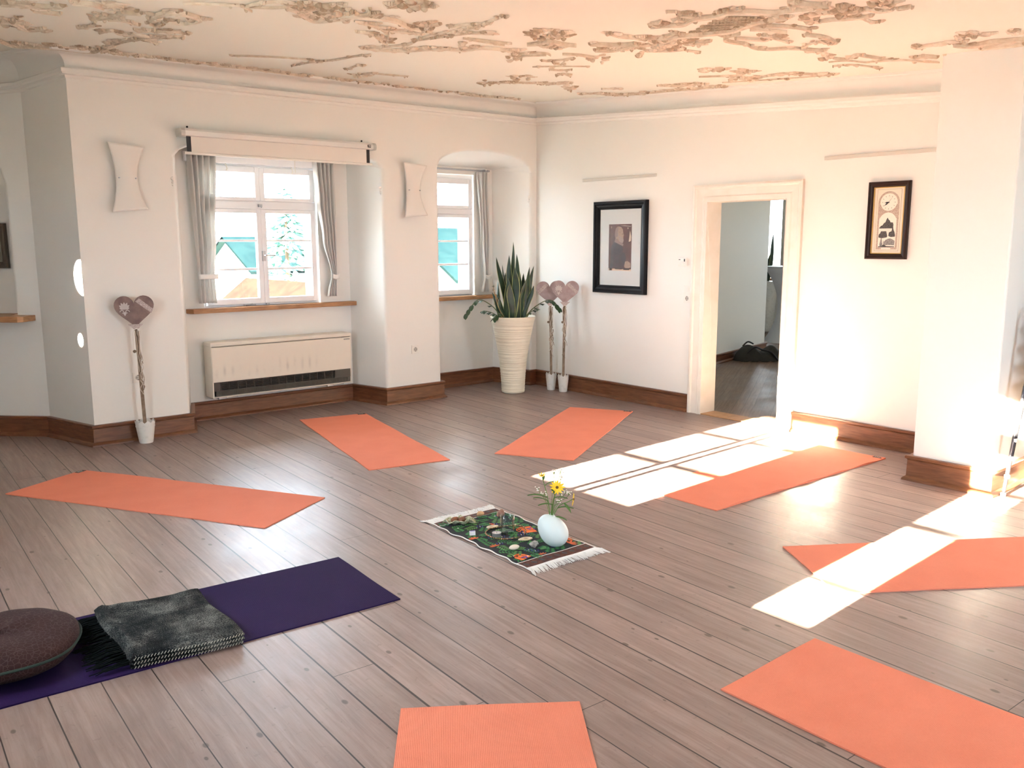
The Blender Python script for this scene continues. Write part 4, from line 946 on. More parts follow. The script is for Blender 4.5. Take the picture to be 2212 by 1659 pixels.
def archp(hw,z0,zs,n=16): return [(-hw,z0),(hw,z0)]+[(hw*math.cos(PI*i/n),zs+hw*math.sin(PI*i/n)) for i in range(n+1)]
for e in (.092,.0905): F([(-e,.060+(.092-e)),(e,.060+(.092-e)),(e,H-.056-(.092-e)),(-e,H-.056-(.092-e))],1 if e==.092 else 2, 1 if e==.092 else 0)
F(archp(.080,.072,.415),3,3); F(archp(.066,.086,.415),4,0)
F([(-.066,.30),(.066,.30),(.066,.40),(-.066,.40)],5,3)
dial=[(.062*math.cos(2*PI*i/32),.415+.062*math.sin(2*PI*i/32)) for i in range(32)]; F(dial,6,4)
F([(-.066,.086),(.066,.086)]+[(.066*math.cos(PI*i/12),.275+.066*math.sin(PI*i/12)) for i in range(13)],6,4)
for k in range(12):
    a=PI/2-2*PI*k/12; c,s=math.cos(a),math.sin(a); r0,r1=.043,.052; wd=.0012
    F([(r0*c-wd*s,.415+r0*s+wd*c),(r1*c-wd*s,.415+r1*s+wd*c),(r1*c+wd*s,.415+r1*s-wd*c),(r0*c+wd*s,.415+r0*s-wd*c)],7,1)
# engraved buildings
F([(-.062,.225),(.040,.225),(.046,.250),(.040,.268),(.022,.270),(.014,.285),(.006,.290),(-.002,.305),(-.010,.290),(-.016,.272),(-.030,.262),(-.036,.250),(-.050,.244),(-.060,.232)],7,1)
F([(-.064,.160),(-.040,.153),(0,.160),(.004,.170),(-.006,.205),(-.046,.205),(-.052,.190),(-.062,.182)],7,1)
F([(.012,.170),(.030,.162),(.062,.165),(.062,.178),(.056,.200),(.050,.212),(.046,.225),(.042,.270),(.038,.230),(.034,.205),(.022,.200),(.014,.195)],7,1)
F([(-.024,.105),(.060,.102),(.062,.135),(.050,.142),(.030,.152),(.010,.150),(-.010,.140),(-.014,.130),(-.020,.138),(-.024,.125)],7,2)
F([(-.050,.068+.02),(-.052,.112),(-.044,.150),(-.040,.160),(-.036,.145),(-.030,.112),(-.028,.088)],8,2)
F([(-.064,.088),(.062,.088),(.060,.094),(.0,.096),(-.010,.104),(-.026,.106),(-.034,.094),(-.060,.094)],8,1)
F([(-.036,.074),(.030,.074),(.036,.079),(.030,.083),(-.036,.083),(-.040,.079)],5,4)
fc.build('clock_face', [M_paper, M_ink, M_ink2, M_taupe, M_dial], parent=t, weld=False)
m = MB()
def hand(a_deg, ln, wd, y):
    a=math.radians(90-a_deg); c,s=math.cos(a),math.sin(a)
    P=[(-.15*ln,0),(0,wd*.5),(.45*ln,wd),(.7*ln,wd*.35),(ln,0),(.7*ln,-wd*.35),(.45*ln,-wd),(0,-wd*.5)]
    m.prism([(x*c-z*s, x*s+z*c+.415) for x,z in P], lambda a_,b_,d:Vector((a_,d,b_)), y, y-.001)
hand(232,.048,.0045,-.0160); hand(262,.034,.0050,-.0175); hand(40,.050,.0006,-.0190)
m.tube([(0,-.012,.415),(0,-.0205,.415)],.0035,10)
m.build('clock_hands', M_black, parent=t)

# dark frame on the back of the left bay recess
t = thing('dark_picture', 'edge of a dark wooden picture frame in the bay recess at the far left', 'picture')
q = pb2(.235,.15); t.matrix_world = Mx((q[0],q[1],1.36), math.atan2(DB.y,DB.x)+PI)
m = MB(); m.box((-.52,-.05,0),(-.02,-.003,.34)); 
wm = MB()
wall_frame(t,.50,.36,.05,.035,mat('grey_brown_frame',(.10,.075,.05),.5),name='picture_frame')
for ch in t.children: ch.location.x = -.335
m = MB(); m.box((-.55,-.012,.03),(-.12,-.002,.33)); m.build('picture_sheet', mat('dull_picture',(.22,.20,.15),.6), parent=t)

# ---------------------------------------------------------------- potted heart ornaments
M_heart = mat('heart_brown', (.17,.11,.10), .8, mottle=(18,(.27,.19,.17),.35,.7)); M_heart2 = mat('heart_mauve', (.34,.26,.25), .8, mottle=(18,(.44,.36,.36),.35,.7))
M_lace = mat('lace', (.62,.56,.54), .9, mottle=(220,(.38,.31,.29),.45,.55)); M_stick = mat('grey_brown_stick',(.20,.14,.09),.8,mottle=(30,(.33,.25,.18),.4,.7)); M_raff = mat('raffia',(.62,.55,.46),.8); M_potw = mat('white_tin', (.80,.79,.75), .5, mottle=(30,(.66,.65,.60),.5,.75))
def heart_outline(n=48, w_=.285, h=.26):
    pts=[]
    for i in range(n):
        a=2*PI*i/n; x=16*math.sin(a)**3; z=13*math.cos(a)-5*math.cos(2*a)-2*math.cos(3*a)-math.cos(4*a)
        pts.append((x/32*w_, (z+17)/29*h))
    return pts
def potted_heart(label, loc, rz, mheart, flip=1, lean=0.0, hz=.90, ps=1.0, seed=0, hr=0.0):
    t = thing('potted_heart', label, 'heart ornament', loc, rz, 'hearts on sticks in white pots'); rnd = random.Random(seed)
    s = ps
    m = MB(); n=40; pr_=[(.050*s,0),(.053*s,.01),(.066*s,.10),(.070*s,.135)]
    rim=[]
    m.lathe(pr_,n,cap1=False)
    top=[Vector(((.070+.006)*s*math.cos(2*PI*j/n),(.076)*s*math.sin(2*PI*j/n),.175+.010*math.cos(10*2*PI*j/n))) for j in range(n)]
    low=[Vector((.070*s*math.cos(2*PI*j/n),.070*s*math.sin(2*PI*j/n),.135)) for j in range(n)]
    m.loft([low,top],closed=True); m.loft([[p*.96 for p in low],[Vector((p.x*.96,p.y*.96,p.z)) for p in top]],closed=True)
    m.build('pot', M_potw, parent=t, smooth=True, ang=60)
    m = MB(); m.lathe([(.0705*s,.128),(.0725*s,.133),(.0715*s,.138)],n,cap0=False,cap1=False); m.build('pot_band', M_potw, parent=t, smooth=True)
    m = MB(); m.lathe([(.066*s,.120),(.03,.128),(.0,.126)],20,cap0=False,cap1=False); m.build('pot_filling', mat('moss',(.20,.17,.11),.95), parent=t)
    tx = lean
    m = MB(); m.bar((0,0,.10),(tx,0,hz+.02),.026,.014,upv=(0,1,0)); m.build('stick', M_stick, parent=t)
    # heart board
    H0 = Matrix.Translation((tx,-.004,hz)) @ Matrix.Rotation(hr,4,'Y')
    hp = heart_outline()
    m = MB(); m.prism(hp, lambda a,b,d: H0 @ Vector((a,d,b)), -.008, .008); hb_=m.build('heart_board', mheart, parent=t, bevel=.002)
    m = MB(); m.prism([(-.055,.040),(.055,.040),(.030,.018),(.014,.0),(-.014,.0),(-.030,.018)], lambda a,b,d: H0 @ Vector((a,d,b)), -.0105, .0105); m.build('lace_collar', M_lace, parent=t)
    # diagonal ribbon on one lobe
    m = MB(); f=flip
    m.prism([(f*.012,.215),(f*.040,.238),(f*.136,.152),(f*.120,.122)], lambda a,b,d: H0 @ Vector((a,d,b)), -.0110, -.0085); m.build('lace_ribbon', M_lace, parent=t)
    # pale palmette on the other lobe
    m = MB(); cx=-f*.068; cz=.150
    for k in range(7):
        a=PI/2+(k-3)*.42; L_=.055 if k in (2,3,4) else .048
        if abs(k-3)==3: L_=.036
        P=[]
        for i in range(9):
            u=i/8; wv=.0075*math.sin(PI*u**1.4)+.001
            P.append((u,wv))
        poly=[(cx+L_*u*math.cos(a)-wv*math.sin(a), cz+.008+L_*u*math.sin(a)+wv*math.cos(a)) for u,wv in P]+[(cx+L_*u*math.cos(a)+wv*math.sin(a), cz+.008+L_*u*math.sin(a)-wv*math.cos(a)) for u,wv in P[::-1]]
        m.prism(poly, lambda a_,b_,d: H0 @ Vector((a_,d,b_)), -.0125,-.0085)
    for s_ in (-1,1):
        pts=[H0 @ Vector((cx+s_*(.018+.016*math.cos(q)*(1-q/9)), -.011, cz-.012+.016*math.sin(q)*(1-q/9))) for q in [i*.5 for i in range(11)]]
        m.tube(pts,.0032,6)
    m.prism([(cx-.012,cz-.022),(cx,cz-.044),(cx+.012,cz-.022),(cx,cz-.010)], lambda a_,b_,d: H0 @ Vector((a_,d,b_)), -.0125,-.0085)
    m.build('palmette', mat('palmette_white',(.62,.57,.54),.8), parent=t)
    # raffia and string hanging down
    m = MB()
    for k in range(9):
        x=tx+rnd.uniform(-.015,.022); L_=rnd.uniform(.25,.55); pts=[]
        for i in range(12):
            u=i/11; pts.append((lerp(x,x*.5+rnd.uniform(-.004,.004)+.03*rnd.choice((1,1,-.3))*u*.6,u)+.006*math.sin(u*9+k), -.014-.006*math.sin(u*5+k), hz-.01-L_*u))
        m.tube(smooth_path(pts,3),.0026,5,mi=k%2)
    m.build('raffia_strands', [M_raff, M_stick], parent=t, smooth=True)
    m = MB(); bx=tx-.022
    m.tube(smooth_path([(tx+.02,-.016,hz-.005),(tx,-.02,hz+.006),(bx,-.018,hz-.02),(bx-.004,-.016,hz-.10),(bx-.002,-.016,hz-.155)],4),.0028,6)
    m.tube(smooth_path([(tx+.01,-.018,hz),(tx+.028,-.018,hz-.08),(tx+.035,-.018,hz-.20),(tx+.018,-.018,hz-.26)],4),.0024,6)
    m.build('white_cord', M_plastic, parent=t, smooth=True)
    m = MB(); m.blob((bx,-.018,hz-.17),(.013,.006,.013),n=10); m.build('hanging_button', M_stick, parent=t, smooth=True)
    return t
potted_heart('brown heart on a leaning stick in a white pot beside the bay corner', (2.085,7.000,0), math.radians(-19), M_heart, 1, -.015, .90, 1.0, 1, -.02)
potted_heart('rear brown heart on a stick, ribbon at its left, behind the tall planter', (6.190,6.725,0), math.radians(-42), M_heart2, -1, -.012, .895, .80, 2, -.04)
potted_heart('mauve heart on a stick nearest the framed portrait, ribbon at its right', (6.205,6.555,0), math.radians(-44), M_heart2, 1, .010, .905, .80, 3, .03)

# ---------------------------------------------------------------- tall planter
def pot_mat():
    m = mat('ivory_glaze', (.80,.74,.58), .55); N,L,B=nodes(m); tc=[n for n in N if n.type=='TEX_COORD'][0]
    mp=N.new('ShaderNodeMapping'); mp.inputs['Scale'].default_value=(1.3,1.3,42); L.new(tc.outputs['Object'],mp.inputs[0])
    nz=N.new('ShaderNodeTexNoise'); nz.inputs['Scale'].default_value=2.5; nz.inputs['Detail'].default_value=4; L.new(mp.outputs[0],nz.inputs['Vector'])
    rp=N.new('ShaderNodeValToRGB'); rp.color_ramp.elements[0].position=.33; rp.color_ramp.elements[0].color=(.71,.64,.50,1); rp.color_ramp.elements[1].position=.48; rp.color_ramp.elements[1].color=(.84,.79,.64,1)
    L.new(nz.outputs['Fac'],rp.inputs[0]); L.new(rp.outputs[0],B.inputs['Base Color'])
    bp=N.new('ShaderNodeBump'); bp.inputs['Strength'].default_value=.6; bp.inputs['Distance'].default_value=.006; L.new(nz.outputs['Fac'],bp.inputs['Height']); L.new(bp.outputs[0],B.inputs['Normal']); return m
t = thing('potted_snake_plant', 'snake plant in a tall ivory ribbed planter in the far corner', 'potted plant', (5.775,6.865,0))
prof=[(.105,0),(.118,.006),(.122,.02),(.126,.12),(.133,.22),(.143,.32),(.157,.42),(.174,.52),(.193,.62),(.212,.71),(.230,.775),(.236,.795),(.232,.803),(.222,.800),(.214,.775),(.20,.74)]
dense=[]
for (r0,z0),(r1,z1) in zip(prof[:-1],prof[1:]):
    k=max(1,int(abs(z1-z0)/.006))
    for i in range(k):
        r=lerp(r0,r1,i/k); z=lerp(z0,z1,i/k); dense.append((r+(.0013*math.sin(z*230+2*math.sin(z*40)) if .02<z<.77 else 0),z))
dense.append(prof[-1])
m = MB(); m.lathe(dense,56,cap1=False); m.build('planter', pot_mat(), parent=t, smooth=True, ang=70)
m = MB(); m.lathe([(.205,.748),(.1,.755),(0.001,.757)],32,cap0=False,cap1=False); m.build('soil', mat('soil',(.03,.02,.015),.95), parent=t)
M_leafg = mat('snake_leaf_green', (.008,.026,.011), .38, mottle=(14,(.018,.050,.019),.4,.65)); M_leafy = mat('snake_leaf_margin', (.36,.38,.14), .42)
R_ = Vector((math.cos(TH),-math.sin(TH),0)); Fv = Vector((math.sin(TH),math.cos(TH),0))
def snake_leaf(m, base, tip, wd, twist, bend=0, seed=0):
    base=Vector(base); tip=Vector(tip); ax=(tip-base); n=18; rr=[]
    side=Vector((math.cos(twist),math.sin(twist),0)); bd=side.cross(ax.normalized())
    vs=[]
    for i in range(n+1):
        u=i/n; c=base+ax*u+bd*bend*math.sin(PI*u)*.5+side*.012*math.sin(u*5+seed)
        hw=wd*.5*(.55+.45*math.sin(min(1,u*1.6)*PI/2))*(1 if u<.62 else max(0.0,1-((u-.62)/.38)**1.7)); a=twist+.5*math.sin(u*2+seed)
        s=Vector((math.cos(a),math.sin(a),0)); nn=Vector((-s.y,s.x,0))
        for k,dd in ((-1,.0),(-.86,.002),(0,.011),(.86,.002),(1,0)): vs.append(c+s*hw*k-nn*dd*(1-u)*1.2)
    for i in range(n):
        for j in range(4): m.f.append(tuple(len(m.v)+x for x in (i*5+j,i*5+j+1,(i+1)*5+j+1,(i+1)*5+j))); m.m.append(1 if j in (0,3) else 0)
    m.v += [tuple(p) for p in vs]
def PS(px, zz, dep=0):  # lateral offset, depth offset
    return R_*px + Fv*dep + Vector((0,0,zz))
sl=[(-.06,.03,-.16,1.41,.060,.2,.03),(-.03,.05,-.075,1.25,.055,-.2,0),(.0,-.02,-.045,1.43,.058,.1,.02),(.01,.04,-.005,1.565,.040,.3,.0),(.03,.0,.035,1.44,.062,-.3,-.02),(.06,.03,.055,1.36,.05,.4,0),
    (.10,-.02,.185,1.31,.050,.1,-.04),(.11,.02,.225,1.32,.045,-.3,-.02),(.08,-.05,.135,1.19,.05,.5,0),(-.10,.0,-.17,1.17,.045,-.4,.03),(-.06,-.05,-.06,1.20,.07,.1,.02),(.02,-.06,.02,1.31,.075,.0,.0),
    (.05,-.05,.10,1.07,.06,.2,0),(-.02,-.08,-.02,1.15,.07,-.2,0),(-.08,-.06,-.14,1.00,.05,.4,0),(.00,.08,.01,1.33,.05,.5,0),(.13,-.02,.205,1.12,.05,.2,-.03),(-.12,-.03,-.215,1.05,.045,0,.04),(.07,.06,.12,1.24,.05,-.5,0),(-.05,.07,-.10,1.33,.05,.6,0)]
m = MB()
for i,(bx,bd_,tx,tz,wd,tw,be) in enumerate(sl):
    snake_leaf(m, PS(bx*.9,.75,bd_), PS(tx,tz,bd_*1.5), wd*1.15, -TH+tw, be, i)
m.build('snake_leaves', [M_leafg, M_leafy], parent=t, smooth=True, ang=180)
m = MB(); m2 = MB()
def frond(pts, n, L_, wd):
    P=smooth_path(pts,8); m.tube(P,[lerp(.006,.0025,i/(len(P)-1)) for i in range(len(P))],6)
    for k in range(n):
        u=.3+.7*k/(n-1); i=min(len(P)-2,int(u*(len(P)-1))); p=P[i]; d=(P[i+1]-P[i]).normalized()
        for s in (-1,1):
            side=d.cross(Vector((0,0,1))).normalized()*s; a=(d*.6+side*.8+Vector((0,0,-.25))).normalized(); nn=a.cross(Vector((0,0,1))).normalized()
            vs=[p+a*L_*u_+nn*w_*wd+Vector((0,0,-.02*u_*u_)) for u_,w_ in ((0,0),(.3,.9),(.6,1),(.85,.6),(1,0),(.85,-.6),(.6,-1),(.3,-.9))]
            m2.add(vs,[(0,1,7),(1,2,6,7),(2,3,5,6),(3,4,5)])
frond([PS(-.10,.76,-.05),PS(-.20,.90,-.08),PS(-.34,.98,-.10),PS(-.42,.92,-.12),PS(-.475,.84,-.13)],6,.075,.020)
frond([PS(-.10,.76,-.08),PS(-.20,.84,-.12),PS(-.30,.87,-.14)],5,.06,.018)
frond([PS(.10,.76,-.05),PS(.20,.88,-.08),PS(.32,.96,-.10),PS(.40,.97,-.12),PS(.47,.90,-.14)],7,.07,.020)
frond([PS(.12,.76,-.08),PS(.17,.84,-.12),PS(.24,.89,-.14)],4,.06,.018)
frond([PS(-.12,.76,.0),PS(-.18,.95,.0),PS(-.20,1.12,.0)],6,.05,.016)
frond([PS(-.08,.76,-.1),PS(-.13,.84,-.14),PS(-.19,.80,-.18)],4,.06,.018)
m.build('stems', mat('stem_green',(.10,.13,.05),.5), parent=t, smooth=True)
m2.build('small_leaves', mat('glossy_leaf',(.014,.050,.018),.3), parent=t, weld=False)
m = MB()
for a,b in ((( -.11,-.02),(-.20,1.10)),((-.12,-.05),(-.16,1.0))): m.tube([PS(a[0]*.8,.75,-.06),PS(lerp(a[0],b[0],.5),.92,-.07),PS(b[0],b[1],-.08)],[.006,.006,.002],5)
m.build('dry_leaves', mat('dry_leaf',(.42,.27,.14),.8), parent=t)
# ---------------------------------------------------------------- centre cloth
M_navy = mat('cloth_navy', (.006,.008,.022), .9, mottle=(60,(.010,.018,.014),.4,.6)); M_green = mat('thread_green', (.020,.13,.040), .85, mottle=(50,(.06,.26,.07),.4,.7)); M_green2 = mat('thread_light_green', (.09,.24,.07), .85)
M_orth = mat('thread_orange', (.80,.19,.035), .85, mottle=(60,(.62,.10,.02),.4,.7)); M_blue = mat('thread_blue', (.05,.045,.36), .85); M_whth = mat('thread_white', (.80,.79,.76), .9); M_brn = mat('border_brown', (.12,.045,.030), .9, mottle=(60,(.07,.022,.018),.4,.6))
M_rust = mat('thread_rust', (.50,.10,.03), .85)
t = thing('embroidered_cloth', 'small dark embroidered cloth with white fringes in the middle of the floor', 'cloth', (2.857,3.425,0), math.radians(-2.1))
CW, CL = .452, .848
def edge_w(y): return .006*math.sin(y*22)+.005*math.sin(y*47+1)
def cz(x,y): return .0035+.0012*(1+math.sin(x*24+y*9))+.0010*math.sin(y*31+x*5)
def cp(u,v):
    y=lerp(-CL/2,CL/2,v); x=lerp(-CW/2+edge_w(y),CW/2+edge_w(y+3)*.7,u); return Vector((x,y,cz(x,y)))
m = MB(); m.grid(cp,24,60); m.build('cloth_field', M_navy, parent=t, smooth=True, ang=180, solid=.002)
for v0,v1 in ((.0,.085),(.93,1.0)):
    m = MB(); m.grid(lambda u,v: cp(u,lerp(v0,v1,v))+Vector((0,0,.0016)),20,5); m.build('woven_border', M_brn, parent=t, smooth=True)
m = MB()
for k in range(9):
    u=.06+k*.11; a=[cp(u-.028,.050),cp(u+.006,.024),cp(u+.034,.040),cp(u,.068)]; m.add([p+Vector((0,0,.0024)) for p in a],[(0,1,2,3)])
    a=[cp(u-.03,.972),cp(u,.955),cp(u+.03,.965),cp(u,.985)]; m.add([p+Vector((0,0,.0024)) for p in a],[(0,1,2,3)])
m.build('border_diamonds', M_black, parent=t, weld=False)
m = MB()
for s in (0,1): m.tube([cp(s,v/70)+Vector((0,0,.001)) for v in range(71)],.0032,6)
for v in (0,.087,.928,1): m.tube([cp(u/24,v)+Vector((0,0,.0018)) for u in range(25)],.0016,5)
m.build('white_edging', M_whth, parent=t, smooth=True)
rnd = random.Random(3)
em = MB()
def fpt(x,y,h=.0022): return Vector((x,y,cz(x,y)+h))
def petal(c,a,L_,w_,mi,h=.0024):
    ca,sa=math.cos(a),math.sin(a); o=[(0,0),(.3,.8),(.6,1),(.85,.55),(1,0),(.85,-.55),(.6,-1),(.3,-.8)]
    em.add([fpt(c[0]+ca*L_*u-sa*w_*w2, c[1]+sa*L_*u+ca*w_*w2, h+.0012*(1-abs(w2))) for u,w2 in o],[tuple(range(8))],mi)
# fern sprigs of green strokes
for gy in range(11):
    for gx in range(5):
        x=-CW/2+.045+gx*.090+rnd.uniform(-.012,.012)+(.02 if gy%2 else 0); y=-CL/2+.105+gy*.067+rnd.uniform(-.01,.01)
        a=rnd.choice((0,PI/2,PI,-PI/2,.8,-.8)); L_=rnd.uniform(.055,.085); mi=0 if rnd.random()<.7 else 1
        for k in range(5):
            q=(x+math.cos(a)*L_*(k/5-.3), y+math.sin(a)*L_*(k/5-.3))
            for s in (-1,1):
                if abs(q[0])<CW/2-.02: petal(q,a+s*1.0,.030*(1.15-k*.1),.0056,mi)
for k in range(26):
    x=rnd.uniform(-CW/2+.03,CW/2-.03); y=rnd.uniform(-CL/2+.10,CL/2-.08)
    if k<14:
        for j in range(6): petal((x+.012*math.cos(j*1.05),y+.012*math.sin(j*1.05)),j*1.05,.009,.004,3,.0028)
        petal((x-.004,y),0,.008,.004,4,.0032)
    elif k<20:
        a=rnd.uniform(0,6); petal((x,y),a,.04,.011,1,.0026); petal((x+.01,y+.012),a+.7,.035,.009,1,.0027)
    else:
        for j in range(8): petal((x,y),j*.785,.006,.0015,4,.003)
for (x,y,s) in ((-.17,-.10,1),(-.19,.06,1),(.16,-.30,1.3),(-.05,-.34,.8),(.19,-.24,1.2),(-.08,.30,.8),(.02,.20,.7)):
    for j in range(5): petal((x,y),j*.6-1.2+PI/2*(x<0),.036*s,.006*s,6,.003)
# orange butterfly-like motifs
for (cx,cy,rot,s) in ((-.155,-.300,.2,1.0),(.125,.010,1.3,1.35)):
    ca,sa=math.cos(rot),math.sin(rot)
    def q(a,b): return (cx+(a*ca-b*sa)*s, cy+(a*sa+b*ca)*s)
    for k,(x0,x1) in enumerate(((-.036,-.014),(-.011,.011),(.014,.036))):
        P=[q(x0,-.030),q(x1,-.030),q(x1*1.02,.018),q((x0+x1)/2,.030),q(x0*1.02,.018)]
        em.add([fpt(*p,h=.0034) for p in P],[(0,1,2,3,4)],2)
    for s2 in (-1,1):
        pts=[fpt(*q(s2*(.004+.014*math.sin(i*.7)),.030+.006*i*.5),h=.004) for i in range(6)]; em.tube(pts,.0022,5,mi=2)
    for j in range(4): petal(q(-.006+.012*(j%2),-.024+.004*j),j,.016,.006,3,.0042)
em.build('embroidery', [M_green,M_green2,M_orth,M_blue,M_whth,M_whth,M_rust], parent=t, weld=False)
for s in (-1,1):
    m = MB()
    for k in range(170):
        u=k/169; p=cp(u,0 if s<0 else 1); L_=rnd.uniform(.060,.085)+(.015 if (u<.04 or u>.96) else 0); sk=rnd.uniform(-.012,.012)+(u-.5)*.05
        m.tube([p,p+Vector((sk*.5,s*L_*.5,.003+rnd.uniform(0,.004))),p+Vector((sk,s*L_,-.002))],[.0021,.0021,.0013],4)
    m.build('fringe', M_whth, parent=t, smooth=True)

def top(x,y): return .0075
# egg vase
t = thing('egg_vase', 'pale blue egg-shaped ceramic vase leaning on the cloth', 'vase', (2.928,3.165,.006))
ax = (-R_*.62 + Vector((0,0,.80)) ).normalized(); Mv = ax.to_track_quat('Z','Y').to_matrix()
A_=.094; Bq=.071; cen=Vector((0,0,.080))
prof=[]
for i in range(33):
    a=PI*i/32; zz=-math.cos(a); r=Bq*math.sin(a)*(1-.10*zz); prof.append((max(r,.0005),A_*zz))
prof=[p for p in prof]
m = MB(); m.lathe(prof,48,cen,M=Mv); m.build('egg_body', mat('pale_blue_glaze',(.70,.83,.85),.32,spec=.5,bump=(9,.08,.01)), parent=t, smooth=True, ang=180)
neck=Vector((-.006,0.008,.157)); 
m = MB(); m.lathe([(.018,-.012),(.019,.004),(.016,.004),(.015,-.01)],24,neck,M=Matrix.Rotation(-.3,3,'Y')); m.build('vase_mouth', mat('pale_glaze_rim',(.62,.74,.75),.3), parent=t, smooth=True)
VB = Vector((2.928,3.165,.006))+neck
M_stem=mat('flower_stem',(.10,.22,.04),.5); M_fleaf=mat('flower_leaf',(.06,.17,.035),.45); M_yel=mat('yellow_petal',(.95,.62,.02),.5); M_ctr=mat('flower_centre',(.16,.08,.01),.8); M_wpet=mat('white_petal',(.85,.85,.80),.6)
def lance(m, p, d, L_, wd, droop=.3):
    d=Vector(d).normalized(); s=d.cross(Vector((0,0,1))).normalized(); rows=[]
    for i in range(8):
        u=i/7; c=p+d*L_*u+Vector((0,0,-droop*L_*u*u)); w_=wd*math.sin(PI*(u*.93+.07))**.8
        rows.append([c-s*w_+Vector((0,0,.004)),c,c+s*w_+Vector((0,0,.004))])
    m.loft(rows)
def pos(off, z): return Vector((2.935,3.160,0))+R_*off[0]+Fv*off[1]+Vector((0,0,z))
def flower(label, head, face, r, leaves, npet=13, half=False):
    head=Vector(head); t = thing('yellow_flower', label, 'flower', tuple(VB), 0, 'yellow flowers in the egg vase')
    h=head-VB; face=Vector(face).normalized()
    m=MB(); P=smooth_path([Vector((0,0,-.03)),h*.35+Vector((0,0,.02)),h*.75+Vector((0,0,.008)),h-face*.006],6); m.tube(P,.0022,6); m.build('stem', M_stem, parent=t, smooth=True)
    Q=face.to_track_quat('Z','Y').to_matrix(); m=MB()
    for k in range(npet):
        a=2*PI*k/npet+random.uniform(-.08,.08); L_=r*random.uniform(.85,1.05); rows=[]
        for i in range(5):
            u=i/4; w_=r*.17*math.sin(PI*(.12+.85*u))**.6; zz=(.10 if not half else .9)*L_*u*u*(-1 if not half else .4)+ (0 if not half else .0)
            c=Vector((math.cos(a),math.sin(a),0))*(L_*u+.004); s=Vector((-math.sin(a),math.cos(a),0))*w_
            rows.append([h+Q@(c-s+Vector((0,0,zz))),h+Q@(c+Vector((0,0,zz+.0015))),h+Q@(c+s+Vector((0,0,zz)))])
        m.loft(rows)
    m.build('petals', M_yel, parent=t, weld=False)
    m=MB(); m.lathe([(.001,-.004),(r*.24,-.002),(r*.22,.003),(.001,.006)],14,h,M=Q); m.build('flower_centre', M_ctr, parent=t, smooth=True)
    m=MB()
    for (u,d,L_,wd) in leaves: lance(m, P[int(u*(len(P)-1))], R_*d[0]+Fv*d[1]+Vector((0,0,d[2])), L_*1.35, wd*1.3)
    m.build('leaves', M_fleaf, parent=t, weld=False)
cm=-fwd
flower('large open yellow flower at the top middle of the bouquet', pos((.013,-.01),.318), -fwd+Vector((0,0,.15)), .035, [(.45,(.9,.1,.2),.055,.007),(.6,(-.3,-.3,.9),.045,.008),(.3,(-.9,-.2,.3),.06,.008)])
flower('small yellow flower highest on the left of the bouquet', pos((-.064,.0),.378), (R_*-.1+Fv*-.2+Vector((0,0,.9))), .021, [(.35,(-1,0,.45),.085,.010),(.62,(.8,0,.7),.045,.006),(.80,(.1,-.2,1),.030,.005),(.30,(-.8,-.3,.6),.075,.008)], npet=9, half=True)
flower('yellow flower drooping at the right of the bouquet', pos((.098,-.01),.255), (R_*1.0+Vector((0,0,-.15))), .030, [(.30,(.9,0,.25),.065,.008),(.5,(.2,-.3,-.1),.05,.007),(.15,(1,-.2,.1),.055,.008)], npet=11, half=False)
def sprig(label, heads, seed):
    rnd=random.Random(seed); t=thing('white_flower_sprig', label, 'flower', tuple(VB), 0, 'white sprigs in the egg vase')
    m=MB(); f=MB()
    for hp in heads:
        h=Vector(hp)-VB; P=smooth_path([Vector((0,0,-.02)),h*.4+Vector((0,0,.02)),h*.8,h],5); m.tube(P,.0013,5)
        for k in range(7):
            q=h+Vector((rnd.uniform(-.012,.012),rnd.uniform(-.012,.012),rnd.uniform(-.010,.010))); m.tube([h*.93,q],.0008,4)
            f.blob(q,(.0042,.0042,.0030),seed=k,rough=.3,n=6)
    m.build('stem', M_stem, parent=t); f.build('white_blossoms', M_wpet, parent=t, smooth=True)
sprig('white blossom sprig on the left of the bouquet', [pos((-.055,0),.285),pos((-.085,0),.310)], 1)
sprig('white blossom sprig between the two right yellow flowers', [pos((.035,0),.285),pos((.060,.01),.290),pos((.080,.01),.280),pos((.025,-.01),.245)], 2)
sprig('white blossom sprig reaching highest above the bouquet', [pos((.0,.02),.395),pos((.033,.02),.398),pos((.035,.02),.360)], 3)

# other things on the cloth
M_peb=mat('white_pebble_stone',(.70,.64,.54),.5); M_rock=mat('grey_rock',(.26,.25,.23),.7,mottle=(60,(.42,.41,.38),.4,.65),bump=(60,.6,.01))
m=MB(); m.blob((2.737,3.247,.016),(.031,.019,.0125),seed=4,rough=.06,n=18); tag(m.build('white_pebble', M_peb, smooth=True), 'smooth white pebble near the front corner of the cloth', 'stone')
m=MB(); m.blob((2.842,3.208,.018),(.023,.020,.022),seed=9,rough=.55,n=9,flatb=.005); tag(m.build('grey_stone', M_rock), 'rough grey stone in front of the egg vase', 'stone')
m=MB(); m.blob((2.935,3.785,.022),(.021,.016,.015),seed=5,rough=.2,n=14); tag(m.build('tan_stone', mat('tan_rock',(.60,.36,.19),.7), smooth=True), 'light tan stone beside the far white fringe', 'stone')
m=MB(); m.blob((3.020,3.705,.026),(.026,.020,.022),seed=6,rough=.3,n=12,flatb=.005); tag(m.build('brown_stone', mat('brown_rock',(.22,.11,.08),.75,mottle=(40,(.34,.20,.16),.4,.7)), smooth=True), 'brown stone behind the glass tumbler', 'stone')
